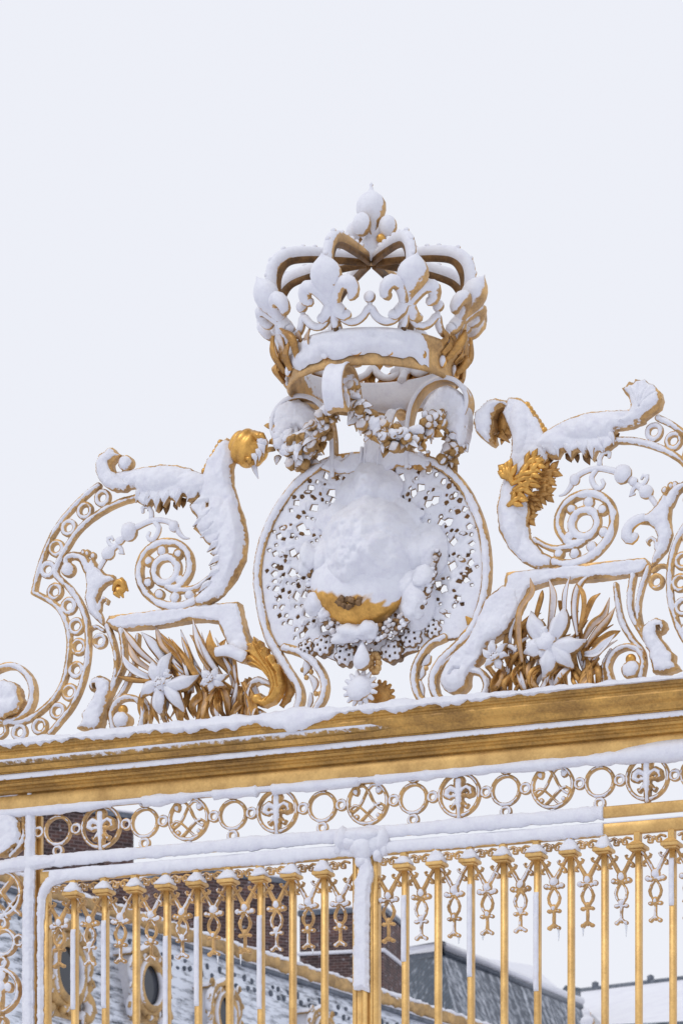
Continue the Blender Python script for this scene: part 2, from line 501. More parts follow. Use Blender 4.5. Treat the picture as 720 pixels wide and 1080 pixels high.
# ================================================================== CREST
def palm(d, p0, p1, c, w, sn):
    """lobed acanthus leaflet from p0 to p1"""
    dx, dy = p1[0]-p0[0], p1[1]-p0[1]; L_ = math.hypot(dx, dy); ux, uy = dx/L_, dy/L_
    d.leaf([(p0[0]-ux*3, p0[1]-uy*3, c), (p0[0]+dx*.5, p0[1]+dy*.5, c+5), (p1[0], p1[1], c)], [w*.5, w*.62, 1.2], snow=sn, fold=-.4, t=2)
    for t_, l_, an in ((.2, .5, .8), (.55, .42, .6)):
        for sg in (1, -1):
            x, y = p0[0]+dx*t_, p0[1]+dy*t_; q_ = an*sg
            ex, ey = ux*math.cos(q_)-uy*math.sin(q_), ux*math.sin(q_)+uy*math.cos(q_)
            l2 = L_*l_+w*.35
            d.leaf([(x, y, c+2), (x+ex*l2*.6, y+ey*l2*.6, c+4), (x+ex*l2, y+ey*l2, c)], [w*.45, w*.62, 1.2], snow=sn, fold=-.4, t=1.6)
def side_scroll(m, label):
    """one half of the crest, drawn once; m=-1 mirrors it to the other side of the medallion"""
    def q(u, v): a, b = Q(u, v); return (a*m, b)
    def qq(*p): return [q(*x) for x in p]
    o = thing('scroll_ornament', label, 'gate ornament', G, (q(180, 650)[0], Q(180, 770)[1], 0), 'scroll ornaments on either side of the medallion')
    sd = 1 if m == 1 else 9
    # ---- band of rings
    r = Relief(seed=sd, back=-4.5, lump=.3)
    outer = qq((104, 512), (92, 521), (72, 541), (57, 562), (46, 587), (39.5, 608), (36, 625))
    r.stroke(outer, 6.5, prof=2.2)
    low = qq((36, 625), (53, 634), (64, 644), (71.5, 661), (73.5, 680), (71.5, 700), (67.5, 718), (60, 733), (49, 745), (33, 757), (17, 762), (-4, 759), (-26, 750))
    r.stroke(low, 6.8, prof=2.2)
    inner = qq((143, 525), (127, 529.5), (109, 538.5), (93, 549.5), (80, 562.5), (69, 580), (62, 593), (59.5, 606), (73, 620), (84.5, 636), (91, 654), (93, 674), (92.5, 693), (89.5, 710), (84, 728), (75, 746), (64, 760), (53, 773))
    r.stroke(inner, 7.2, prof=2.2)
    for p in ((108, 525), (89.5, 538.5), (72.5, 556.5), (59.5, 578), (50.5, 600.5), (58, 624), (72.5, 639), (80.5, 660.5), (83, 682), (80.5, 706.5), (73.5, 730), (61, 750), (42, 766), (20.5, 772), (0, 770), (-20, 765)):
        r.ring(q(*p), 9.8, 5.4, base=-.6, prof=1.8)
    r.ring(q(105.5, 676), 8.5, 4.2); r.stroke(qq((93, 672), (95, 664), (102, 661), (109, 665)), 4)
    part('ring_band', r.build('ring_band', G, o, [M_ORN]), o)
    # ---- upper leaf
    r = Relief(seed=sd+1, back=-4.5, lump=.6)
    r.poly(qq((118, 500), (135, 497), (155, 493), (172, 490.5), (188, 491.5), (202, 495), (214, 500), (226, 505), (224, 520), (212, 522), (208, 528), (200, 530), (196, 524), (191, 523), (188, 534), (183, 528), (179, 527), (174, 535), (170, 529), (166, 541), (162, 531), (157, 536), (152, 534), (141, 527), (146, 520), (143, 515), (128, 517), (116, 514)), base=1, prof=4, R=6, T=3)
    r.bump(q(165, 507), 36, 12, 5); r.bump(q(205, 511), 18, 12, 4)
    if m == 1:
        r.poly(qq((121, 473), (117, 474), (113, 478), (107, 481), (103.5, 490), (103.5, 499), (107, 508), (113, 515), (122, 519), (133, 519), (140, 513), (128, 503), (122, 497), (120, 490), (124, 485), (130, 481), (125, 478)), base=4, prof=6, R=9, T=3)
        r.disc(q(134, 489), 8.5, 8, base=3, prof=6, T=2)
    else:
        fan = ((660, 416), (657, 411), (662, 408), (664, 404), (669, 405), (671, 401), (677, 403), (681, 401), (685, 406), (690, 406), (693, 411), (697, 415), (699, 423), (697, 432), (689, 437), (681, 443), (671, 449), (660, 450), (650, 447), (662, 438), (666, 430), (664, 421))
        r.poly([Q(*p_) for p_ in fan], base=3, prof=8, R=14, T=3)
        for e_ in ((666, 409), (676, 405), (686, 409), (693, 416)):
            r.groove([Q(*e_), Q((e_[0]+676)/2, (e_[1]+430)/2), Q(677, 432)], 2.2, 1.2)
    part('acanthus_leaf', r.build('acanthus_leaf', G, o, [M_ORN]), o)
    d = M3()
    fr = [((150, 516), (145, 531), 8), ((160, 519), (154, 535), 8), ((170, 520), (166, 540), 9), ((181, 519), (174, 534), 9), ((193, 517), (187, 533), 9), ((205, 515), (199, 530), 9), ((216, 514), (212, 523), 8)]
    if m == 1: fr += [((224, 528), (202, 536), 10), ((226, 544), (205, 556), 11), ((230, 560), (213, 568), 10), ((236, 572), (220, 583), 10), ((238, 588), (222, 597), 10), ((236, 602), (219, 612), 10), ((226, 615), (211, 626), 9)]
    for (p0, p1, w_) in fr:
        (a0, b0), (a1, b1) = q(*p0), q(*p1); d.leaf([(a0, b0, 5), ((a0+a1)/2+1, (b0+b1)/2+2, 8), (a1, b1, 3)], [w_*.8, w_*1.0, 1.2], snow=1, fold=-.5, t=3, jag=.1)
    part('leaf_fringe', d.build('leaf_fringe', G, o, [M_ORN]), o)
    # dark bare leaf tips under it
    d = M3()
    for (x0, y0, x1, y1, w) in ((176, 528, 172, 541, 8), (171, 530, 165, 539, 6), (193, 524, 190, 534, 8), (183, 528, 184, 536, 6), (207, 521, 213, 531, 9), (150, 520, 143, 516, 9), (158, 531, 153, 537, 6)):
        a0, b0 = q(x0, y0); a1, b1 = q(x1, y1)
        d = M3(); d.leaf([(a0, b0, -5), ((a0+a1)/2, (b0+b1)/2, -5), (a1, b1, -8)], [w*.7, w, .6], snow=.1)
        part('leaf_tip', d.build('leaf_tip', G, o, [M_SHADED]), o)
    # ---- great C body
    r = Relief(seed=sd+2, back=-3.5, lump=.55)
    if m == 1:
        body = [(240, 462), (231, 467), (226, 477), (219, 485), (216, 495), (214, 501), (210, 512), (211, 524), (200, 533), (203, 541), (208, 546), (209, 551), (204.5, 558), (210, 563), (215.5, 569), (220, 575), (228, 578), (222, 584), (230, 590), (229, 595), (221.5, 598), (224, 604), (221.5, 613), (215.5, 622), (205, 630), (206, 640), (222, 638), (236, 628), (249.5, 611), (259, 591), (261.5, 567), (258, 548), (252, 530), (246.5, 512), (246, 495), (250, 478), (247, 466)]
    else:
        body = [(250, 455), (238, 459), (231, 466), (225, 477), (219, 485), (216, 495), (214, 501), (208, 512), (210, 524), (212, 530), (222, 536), (226, 548), (228, 558), (231, 566), (228, 578), (231, 590), (229, 595), (228, 604), (221.5, 613), (215.5, 622), (205, 630), (206, 640), (222, 638), (236, 628), (249.5, 611), (259, 591), (261.5, 567), (258, 548), (252, 530), (246.5, 512), (247, 495), (252, 482), (256, 470)]
    r.poly(qq(*body), base=0, prof=6, R=10, T=2.6)
    r.bump(q(246, 575), 15, 50, 7); r.bump(q(238, 490), 10, 28, 4); r.bump(q(228, 545), 18, 20, 4)
    if m == 1:
        for p in ((221.5, 533), (206.5, 529)): a, b = q(*p); r.hole([(a-2, b-4), (a+1.5, b-3), (a+1, b+4), (a-1.5, b+3)])
    for k, (x, y) in enumerate(((222, 548), (224, 562), (230, 575), (232, 588))):
        a, b = q(x, y); r.groove([(a-14*m, b+2), (a-4*m, b+1), (a+6*m, b+8)], 2.5, 1.6)
    part('acanthus_body', r.build('acanthus_body', G, o, [M_ORN]), o)
    d = M3()
    for k in range(7):     # bare gilt serrations up the neck
        t = k/6; x = 216+t*17; y = 497-t*30
        a, b = q(x, y); d.ell((a-1.0*m, b, -2), (3.6, 4.4, 5), 8, snow=.15)
    part('neck_serration', d.build('neck_serration', G, o, [M_LEAF]), o)
    # ---- end of the neck: rolled leaf
    d = M3()
    if m == 1:
        ca, cb = q(262, 473)
        th = math.radians(-28)
        X_ = np.array((math.cos(th), math.sin(th), 0)); Y_ = np.array((-math.sin(th), math.cos(th), 0)); Z_ = np.array((0, 0, 1.))
        Mx = np.stack([Y_, X_, Z_], 1)      # poles lie along the roll
        d.ell((ca, cb, 0), (19, 21, 17), 64, snow=.12, M=Mx, f=lambda t_, p_: .92+.16*abs(math.sin(t_*5.6+.25*math.sin(p_*2)))**.5)
        for (dx, dy, ex, ey, w_, sn_) in ((8, 13, 20, -2, 11, .2), (14, 8, 22, -8, 10, .6), (16, 2, 21, -14, 10, .8), (14, -4, 16, -19, 9, .5), (8, -8, 12, -22, 8, .9), (2, -12, 4, -22, 8, .1), (12, 10, 24, 2, 8, .2), (17, 4, 25, -5, 8, .7)):
            d.leaf([(ca+dx-3, cb+dy, 9), (ca+(dx+ex)/2+3, cb+(dy+ey)/2+1, 14), (ca+ex, cb+ey, 7)], [w_*.8, w_, .9], snow=sn_, fold=-.4, t=2.5, jag=.12)
        d.leaf([(ca+8, cb-15, 3), (ca+9, cb-24, 3), (ca+12, cb-34, 1)], [8, 6, .8], snow=1)
        part('rolled_leaf', d.build('rolled_leaf', G, o, [M_LEAF]), o, 'bare gilded rolled leaf tip with ridges')
    else:
        def R_(u, v): return Q(u, v)
        a, b = R_(519, 443)
        r = Relief(seed=31, back=-16, lump=.9)
        r.poly([R_(*p) for p in ((524, 421), (514, 424), (508, 430), (502, 436), (500, 447), (503, 457), (510, 464), (517, 469), (521, 465), (519, 457), (522, 449), (521, 440), (524, 434), (531, 430), (541, 434), (537, 424))], base=2, prof=8, R=10, T=3)
        part('rolled_leaf', r.build('rolled_leaf', G, o, [M_ORN]), o, 'snow covered rolled leaf tip over a dark hollow')
        d.tube([R_(531, 432)+(-12,), R_(528, 445)+(-14,), R_(530, 458)+(-12,)], [8, 9, 5], snow=0)
        for p, e, w in (((524, 455), (536, 466), 10), ((518, 458), (521, 469), 9), ((530, 452), (538, 458), 8), ((528, 462), (527, 468), 7)):
            d.leaf([R_(*p)+(-6,), R_(*e)+(-4,)], [w, 1.0], snow=.1)
        part('hollow', d.build('hollow', G, o, [M_SPRAY]), o)
        # bare gold leaves inside the C
        d = M3()
        for (x0, y0, x1, y1, w, c, sn) in ((545, 512, 538, 493, 14, 6, 0), (540, 508, 536, 495, 12, 6, 0), (556, 498, 574, 484, 12, 5, 0), (562, 500, 577, 492, 11, 5, 0), (550, 508, 574, 501, 12, 7, 0), (548, 520, 572, 510, 12, 6, 0), (546, 524, 566, 519, 10, 6, 0), (542, 536, 558, 527, 11, 6, 0), (546, 514, 571, 506, 10, 7, .3)):
            a0, b0 = R_(x0, y0); a1, b1 = R_(x1, y1)
            palm(d, (a0, b0), (a1, b1), c+9, w, sn)
        part('gilt_leaves', d.build('gilt_leaves', G, o, [M_LEAF]), o, 'bare gold acanthus leaflets inside the scroll')
        d = M3()
        for (x0, y0, x1, y1, w) in ((566, 502, 588, 493, 13), (566, 512, 580, 511, 12), (562, 520, 582, 521, 12), (556, 530, 564, 539, 10), (548, 545, 562, 547, 12), (546, 556, 554, 564, 9), (545, 562, 550, 575, 8), (560, 508, 584, 503, 10), (552, 524, 572, 528, 10)):
            a0, b0 = R_(x0, y0); a1, b1 = R_(x1, y1)
            palm(d, (a0, b0), (a1, b1), -5, w, .1)
        part('rear_leaves', d.build('rear_leaves', G, o, [M_SPRAY]), o)
    # ---- volute
    r = Relief(seed=sd+3, back=-4.5, lump=.3)
    r.stroke(qq((205, 634), (190, 640), (173, 638), (158, 629), (149, 616), (147, 600), (152, 585), (164, 574.5), (178, 571.5), (191, 575.5), (199, 586), (200.5, 600), (195, 612), (187, 619.5), (176, 619)), [10.5, 10.5, 10, 9.5, 9.5, 9.5, 9.5, 9, 9, 9, 9.5, 9.5, 9.5, 9, 7], prof=2.6)
    r.ring(q(175, 601.5), 18.4, 9, prof=2.6)
    r.stroke(qq((180, 620), (190, 622), (203, 621), (213, 616), (224, 607)), [9, 8, 7, 6.5, 6], prof=2.6)
    for p in ((171, 581), (188, 584), (157, 592), (156.5, 614.5), (168, 627), (184.5, 630), (200, 627), (190, 612)):
        r.disc(q(*p), 5.9, 5.9, base=-.6, prof=3)
    part('volute', r.build('volute', G, o, [M_ORN]), o)
    # ---- sloping rail
    z = M3()
    def rail(p0, p1, p2, p3, c0, c1):
        V = [x+(c,) for c in (c0, c1) for x in (q(*p0), q(*p1), q(*p2), q(*p3))]
        z.add(V, [[0, 1, 2, 3], [7, 6, 5, 4], [0, 4, 5, 1], [1, 5, 6, 2], [2, 6, 7, 3], [3, 7, 4, 0]], 0.2)
    r = Relief(seed=sd+4, back=-12, lump=.6)
    r.poly(qq((112, 657), (116, 650), (144, 646.5), (173, 643), (200, 640), (224, 637.5), (252, 635), (255, 650), (259, 664), (266, 682), (262, 700), (250, 697), (243, 684), (236, 670), (230, 656.5), (215, 654.5), (200, 655), (164, 661), (120, 664.5)), base=1, prof=2, R=3, T=2)
    r.bump(q(250, 690), 12, 14, 5)
    part('sloping_rail', r.build('sloping_rail', G, o, [M_ORN]), o)
    # ---- tendril with buds
    d = M3()
    def T(pts, rad, sn=.8, c=0): d.tube([q(x, y)+(c,) for x, y in pts], [x_*1.2 for x_ in rad], n=10, snow=sn)
    T(((104, 602), (111, 590), (117, 582), (127, 572), (137, 561), (149, 554), (162, 549), (175, 549.5), (184, 554), (189, 562), (194, 567), (200, 568)), [2.5, 2.5, 3, 3, 3.4, 3, 2.8, 2.6, 3, 2.4, 1.7, .7])
    T(((160, 547), (160, 540), (156, 534.5), (150.5, 536), (151, 541)), [2.6, 2.3, 2, 2, 1.6])
    T(((163, 550), (168, 557), (165, 566), (160, 570), (156, 566), (158, 561)), [2.4, 2.6, 2.6, 2.3, 2, 1.6])
    T(((122, 577), (116, 574), (114, 568), (118, 566.5), (120, 570)), [2.2, 2, 2, 1.8, 1.2])
    T(((124, 574), (128, 579), (130, 584), (126, 583)), [2.4, 2.2, 2, 1.4])
    for (x, y, rx, ry) in ((137, 561, 9.6, 10.6), (115, 584, 7.8, 7.6), (184, 555.5, 6, 6.5), (127, 571, 5, 5)):
        a, b = q(x, y); d.ell((a, b, 1), (rx, ry, rx*.9), 14, rough=.1)
    part('tendril', d.build('tendril', G, o, [M_ORN]), o)
    # ---- husk plant
    r = Relief(seed=sd+5, back=-4.5, lump=.3)
    r.poly(qq((98, 588), (93, 594), (91, 606), (92, 618), (90, 632), (95, 647), (103, 655), (110, 661), (109, 651), (105.5, 643), (104, 632), (107, 623), (113, 617), (123, 613.5), (121, 607), (114, 606), (109, 603), (104, 597)), base=0, prof=5, R=8, T=2.5)
    r.stroke(qq((72, 599), (70.5, 590), (77, 586), (87, 589), (94, 600)), [9, 8, 8, 10, 13], prof=4.5)
    r.disc(q(72.5, 601), 8.2, 8, base=1, prof=5)
    r.stroke(qq((105, 643), (106, 635), (110, 631), (114, 633.5), (113, 637)), [5, 4, 3.4, 3, 2.4])
    for p in ((88, 583), (92, 583), (98, 586)): r.disc(q(*p), 3.5, 4, base=-1, prof=2)
    part('husk', r.build('husk', G, o, [M_ORN]), o)
    d = M3()
    if m == -1:
        d.tube([q(x, y)+(2,) for x, y in ((116, 610), (124, 611), (131, 616), (133, 624), (128, 629), (124, 625))], [5, 6, 6.5, 7, 6, 4], snow=1)
    for (x, y, X, Y, w) in () if m == -1 else ((126, 612, 134, 617, 9), (130, 613, 136, 624, 8), (126, 615, 131, 631, 9), (122, 622, 127, 631, 7)):
        a0, b0 = q(x, y); a1, b1 = q(X, Y)
        d.leaf([(a0, b0, 0), ((a0+a1)/2, (b0+b1)/2, 5), (a1, b1, 1)], [w*.6, w, 1.5], snow=.1 if m == 1 else 1)
    if m == 1: d.tube([q(x, y)+(3,) for x, y in ((121, 624), (123, 617), (129, 614), (133, 620), (129, 627))], [1.6, 3, 4, 3.6, 2], snow=.1 if m == 1 else 1)
    part('flower_bud', d.build('flower_bud', G, o, [M_LEAF]), o, 'bare gilded curled bud' if m == 1 else None)
    # ---- stems
    r = Relief(seed=sd+6, back=-6, lump=.3)
    r.stroke(qq((113, 660), (119.5, 678), (123, 695), (122, 712), (116, 728), (108, 742)), [6, 5.6, 5.2, 5.5, 6, 6])
    r.stroke(qq((128, 664), (131, 686), (129.5, 703), (121, 722), (112, 740)), [7, 6.5, 6, 6, 5])
    r.stroke(qq((145, 670), (143, 690), (139, 709), (129, 729), (120, 742), (118, 756), (124, 768)), [5.5, 6, 7, 7, 6, 6, 6], base=-2)
    r.stroke(qq((120, 768), (118, 753), (124, 740), (135, 735.5), (146, 739), (152, 751), (149, 767)), [7, 6.5, 6.5, 6.5, 6.8, 7, 7], base=1)
    r.stroke(qq((150, 735), (157, 748), (156, 767)), [4, 4.5, 5], base=-3)
    part('stems', r.build('stems', G, o, [M_ORN]), o)
    d = M3()
    a, b = q(130, 749); d.ell((a, b, 0), (5.8, 5.8, 5), 12, snow=.15)
    part('volute_boss', d.build('volute_boss', G, o, [M_LEAF]), o)
    r = Relief(seed=sd+7, back=-8, lump=1.0)
    r.poly(qq((105, 713), (98, 717), (95, 724), (98, 729), (103, 729), (100, 735), (96, 741), (93, 747), (88, 753), (88, 760), (82, 769), (96, 771), (108, 768), (110, 757), (112, 746), (119, 730), (118, 719), (112, 715)), base=1, prof=6, R=8, T=3)
    r.hole([q(x, y) for x, y in ((100, 722), (104, 722), (104, 727), (100, 727))][::m])
    r.disc(q(129, 760), 10.5, 9.5, base=2, prof=6, T=2)
    part('foot_leaf', r.build('foot_leaf', G, o, [M_ORN]), o)
    d = M3()
    for (x, y, X, Y) in ((108, 745, 106, 764), (112, 735, 110, 758), (115, 726, 113, 742)):
        d.leaf([q(x, y)+(-7,), q(X, Y)+(-7,)], [7, 2.5], snow=.05)
    part('foot_leaf_back', d.build('foot_leaf_back', G, o, [M_SPRAY]), o)
    # ---- feet of the medallion strap side: volute behind the gold leaf
    r = Relief(seed=sd+8, back=-10, lump=.5)
    if m == 1:
        r.stroke(qq((285, 722), (272, 717), (263, 724), (260, 735), (265, 747), (275, 752)), [6, 7, 7, 7, 7, 7], base=0)
        r.stroke(qq((275, 733), (270, 735), (270, 741), (277, 743)), [4, 4, 4, 4], base=0)
    else:
        def qr(*p): return [Q(*x) for x in p]
        r.poly(qr((530, 618), (513, 632), (508, 642), (503, 653), (500, 662), (491, 678), (478, 690), (469, 704), (465, 718), (470, 729), (484, 732), (494, 724), (495, 711), (502, 702), (509, 695), (515, 681), (531, 669), (544, 652), (549, 640), (546, 622)), base=1, prof=3.5, R=6, T=3, smooth=True)
        r.bump(Q(482, 718), 14, 14, 5); r.bump(Q(508, 672), 26, 22, 4)
        r.groove(qr((476, 712), (480, 706), (485, 706)), 5, 6)
        r.stroke(qr((497, 706), (507, 710), (513, 722), (509, 737)), [8, 8, 8, 8], base=0)
        r.stroke(qr((512, 702), (521, 714), (523, 728), (518, 740)), [5, 5, 5, 5], base=-6, snow=.4)
        r.stroke(qr((478, 690), (464, 702), (457, 716), (459, 732)), [6, 6.5, 7, 7], base=-2)
    part('foot_volute', r.build('foot_volute', G, o, [M_ORN]), o)
    return o

SL = side_scroll(1, 'left snow-plastered gilded scroll of rings and leaves, with a bare gold rolled leaf tip')
SR = side_scroll(-1, 'right snow-plastered gilded scroll, with bare gold leaflets inside its big curve')

# ---------------- gold acanthus on the left foot
def polyleaf(d, pts, w, c=6, arch=4, snow=0.0, jag=.15, fold=-.3, n=None, t=1.0):
    P = []
    for k, p in enumerate(pts):
        a, b = Q(*p); P.append((a, b, c+arch*math.sin(math.pi*k/(len(pts)-1))))
    d.leaf(P, w, snow=snow, fold=fold, jag=jag, t=t)
r = Relief(h=.6, seed=90, back=-3, lump=.4)
r.poly([Q(*p) for p in ((271, 673), (275, 679), (278, 677), (280, 685), (284, 684), (285, 693), (290, 692), (292, 701), (296, 702), (298, 712), (301, 722), (298, 734), (291, 743), (281, 747), (272, 743), (269, 737), (273, 734), (279, 739), (286, 735), (289, 725), (285, 716), (279, 709), (270, 704), (263, 703), (268, 699), (262, 696), (266, 692), (261, 688), (267, 687), (263, 681), (269, 681))], base=8, prof=6, R=9, snow=0, T=0)
r.disc(Q(274, 739), 6, 5, base=9, prof=4, snow=0, T=0)
for pts in (((270, 677), (279, 694), (290, 712), (293, 728), (284, 741)), ((274, 680), (284, 697), (294, 712), (297, 726)), ((265, 691), (276, 699), (287, 713)), ((266, 699), (277, 704), (287, 717)), ((281, 688), (287, 700), (295, 712))):
    r.groove([Q(*p) for p in pts], 2.4, 2.6)
part('gilt_foot_leaf', r.build('gilt_foot_leaf', G, SL, [M_LEAF]), SL, 'clean gold acanthus leaf curling beside the medallion')
d = M3()
polyleaf(d, [(296, 700), (301, 715), (302, 730), (294, 744)], [8, 12, 12, 6], c=-6, arch=0)
part('rear_leaf', d.build('rear_leaf', G, SL, [M_SPRAY]), SL)
# small gilt tips beside the right foot
d = M3()
for p, e, w in (((512, 642), (514, 634), 9), ((497, 657), (492, 651), 10), ((488, 672), (492, 665), 7)):
    d.leaf([Q(*p)+(2,), Q(*e)+(4,)], [w, 1.2], snow=.1)
part('gilt_tips', d.build('gilt_tips', G, SR, [M_LEAF]), SR)

# ================================================================== FLOWER SPRAYS
def spray(name, label, blades, flowers, root, droop, seed, frm=Q):
    rs = random.Random(seed)
    a0, b0 = root[0]
    o = thing(name, label, 'flower ornament', G, (Q(*root[0])[0], Q(root[0][0], 770)[1], 0), 'cast flower sprays on the cornice')
    for k, (pts, w, c, sn) in enumerate(blades):
        d = M3()
        P = []
        for i, p in enumerate(pts):
            a, b = Q(*p); t = i/(len(pts)-1)
            P.append((a, b, c+7*math.sin(2.6*t)-6*t*(1 if k % 2 else -.3)))
        n = len(P)
        ws = [w*.55]+[w]*(n-2)+[.7] if n > 2 else [w, .7]
        nr = (rs.uniform(-.75, .75), rs.uniform(-.1, .1), 1)
        d.leaf(P, ws, nrm=nr, snow=sn*.8, fold=rs.choice([.55, -.5, .7]), t=1.2)
        part('leaf_blade', d.build('leaf_blade', G, o, [M_SPRAY]), o)
    for k in range(droop[5]):
        u0 = rs.uniform(droop[0]+6, droop[1]-14); v0 = droop[2]+rs.uniform(-4, 14); dr = droop[6]
        ln = rs.uniform(34, 62); an = math.radians(rs.uniform(95, 140)) if dr < 0 else math.radians(rs.uniform(45, 92))
        bw_ = rs.uniform(.1, .35)*dr; P = []
        for t in (0, .3, .65, 1):
            x = u0+ln*t*math.cos(an)-bw_*ln*math.sin(math.pi*t)*math.sin(an)*.6; y = v0-ln*t*math.sin(an)-bw_*ln*.3*math.sin(math.pi*t)
            a, b = Q(x, y); P.append((a, b, rs.uniform(-12, -2)+8*math.sin(2.6*t)))
        w = rs.uniform(5, 8.5); d = M3()
        d.leaf(P, [w*.5, w, w*.85, .7], nrm=(rs.uniform(-.8, .8), 0, 1), snow=rs.choice([.05, .2, .5, .8]), fold=rs.choice([.7, -.6]), t=1.2)
        part('leaf_blade', d.build('leaf_blade', G, o, [M_SPRAY]), o)
    for k in range(droop[4]):
        d = M3()
        u0 = droop[0]+(droop[1]-droop[0])*rs.random(); v0 = droop[2]+rs.uniform(-6, 8)
        u1 = u0+rs.uniform(-26, 16); v1 = droop[3]-rs.uniform(0, 14)-.093*(u1-200)*0
        w = rs.uniform(5, 9.5); bow = rs.uniform(-9, 9)
        P = []
        for t in (0, .35, .7, 1):
            a, b = Q(u0+(u1-u0)*t+bow*math.sin(math.pi*t), v0+(v1-v0)*t)
            P.append((a, b, rs.uniform(-12, 2)+9*math.sin(3*t)))
        d.leaf(P, [w*.5, w, w*.9, .8], nrm=(rs.uniform(-.9, .9), 0, 1), snow=rs.choice([.0, .1, .3, .55]), fold=rs.choice([.6, -.6]), t=1.2)
        part('leaf_blade', d.build('leaf_blade', G, o, [M_SPRAY]), o)
    for (cx, cy, tips, w, sn) in flowers:
        f = M3()
        a, b = Q(cx, cy)
        for j, tp in enumerate(tips):
            x, y = Q(*tp)
            sk = rs.uniform(-.12, .12); f.leaf([(a, b, 7), (a+(x-a)*.3-(y-b)*sk, b+(y-b)*.3+(x-a)*sk, 12), (a+(x-a)*.7-(y-b)*sk, b+(y-b)*.7+(x-a)*sk, 13), (x, y, 4+rs.uniform(-4, 3))], [w*.5, w*.95, w*rs.uniform(.85, 1.15), w*.22], snow=sn*1.3, fold=-.45, t=6.5)
        f.ell((a, b, 12), (w*.5, w*.45, 7), 18, rough=.5, snow=sn)
        for j in range(4): f.ell((a+rs.uniform(-1, 1)*w*.9, b+rs.uniform(-.9, .7)*w, 10), (w*rs.uniform(.2, .38), w*rs.uniform(.18, .3), 5), 12, rough=.6, snow=1)
        fo = part('flower', f.build('flower', G, o, [M_ORN]), o)
        f = M3()
        for j in range(7):
            t = j*.9
            f.ell((a+3.2*math.cos(t), b+3.2*math.sin(t), 18), (1.3, 1.3, 1.6), 6, snow=.6)
        part('stamens', f.build('stamens', G, o, [M_ORN]), fo)
    return o

B = []
for pts, w, c, s_ in (
    ([(167, 704), (150, 690), (140, 677), (132, 664)], 9, 0, .6), ([(165, 710), (150, 700), (142, 690), (136, 677)], 7, 3, .5),
    ([(168, 718), (152, 713), (140, 704), (132, 692)], 8, 2, 1), ([(166, 720), (150, 719.5), (138, 718), (125, 714)], 6, 6, .1),
    ([(180, 710), (172, 692), (162, 678), (150, 667)], 12, -3, 1), ([(200, 712), (186, 690), (174, 678), (163, 659)], 12, 0, .5),
    ([(206, 720), (196, 700), (182, 684), (170, 668)], 9, -5, .2), ([(214, 712), (205, 696), (198, 680), (189, 663)], 9, -2, 1),
    ([(236, 716), (224, 697), (214, 678), (206, 655)], 11, 1, .7), ([(226, 712), (217, 694), (211, 678), (201, 670)], 7, 4, .4),
    ([(246, 712), (234, 695), (225, 682), (222, 665)], 12, -4, .15), ([(240, 700), (236, 690), (233, 682), (235, 672)], 9, -6, .15),
    ([(212, 716), (200, 704), (192, 700), (190, 688)], 10, -8, .2), ([(248, 720), (240, 706), (226, 694), (213, 690)], 8, -8, .2),
    ([(222, 720), (206, 712), (188, 702), (182, 690)], 7, -8, .2), ([(190, 720), (180, 704), (176, 696), (178, 686)], 10, -7, .1)):
    B.append((pts, w, c, s_))
FL = [(174, 723, [(164, 701), (183, 690), (211, 714), (197, 752), (174, 757), (153, 736)], 17, 1.0),
      (228, 719, [(218, 710), (232, 708), (243, 714), (240, 726), (226, 731), (217, 724)], 11, .9)]
SP1 = spray('flower_spray', 'brown gilded spray of pointed leaves with a six-petal flower, left of the medallion', B, FL, [(215, 740)], (165, 268, 720, 771, 46, 26, -1), 4)
d = M3()
d.tube([Q(232, 690)+(8,), Q(246, 689)+(10,), Q(262, 696)+(9,)], [6, 7, 7], snow=1)
part('snowy_twig', d.build('snowy_twig', G, SP1, [M_ORN]), SP1)

B = [([(552, 700), (550, 670), (553, 645), (565, 628), (562, 612)], 7, 4, .4), ([(560, 665), (566, 645), (570, 630), (571, 622)], 8, 0, .1),
     ([(578, 670), (584, 648), (586, 630), (580, 612)], 8, -1, .6), ([(586, 662), (594, 648), (592, 638), (586, 632)], 7, -4, .1),
     ([(596, 665), (598, 640), (600, 625), (602, 609)], 8, -1, .9), ([(610, 672), (608, 645), (612, 620), (626, 602)], 8, 3, .7),
     ([(612, 668), (620, 645), (620, 630), (611, 618)], 7, 5, .3), ([(604, 650), (606, 640), (605, 632), (603, 628)], 8, -6, .1),
     ([(614, 660), (622, 645), (628, 634), (633, 626)], 9, -4, .3), ([(612, 678), (624, 660), (636, 650), (641, 629)], 8, -2, .5),
     ([(616, 684), (630, 668), (642, 656), (650, 642)], 8, 0, .5), ([(620, 680), (634, 676), (644, 670), (652, 664)], 9, -3, .3),
     ([(616, 690), (630, 690), (640, 682), (650, 670)], 10, 0, .9), ([(554, 690), (548, 676), (540, 668), (534, 660)], 9, -6, .2),
     ([(556, 700), (546, 690), (540, 684), (528, 680)], 8, -4, .8), ([(560, 708), (548, 700), (540, 690), (536, 682)], 9, -8, .2)]
FL = [(580, 680, [(562, 648), (596, 643), (619, 677), (606, 706), (574, 716), (556, 690)], 22, 1.0),
      (526, 696, [(513, 688), (522, 678), (535, 682), (538, 695), (532, 708), (516, 704)], 10, .8)]
SP2 = spray('flower_spray', 'brown gilded leaf spray with the biggest snowy flower, right of the medallion', B, FL, [(580, 730)], (528, 634, 698, 740, 46, 26, 1), 9)
B = None

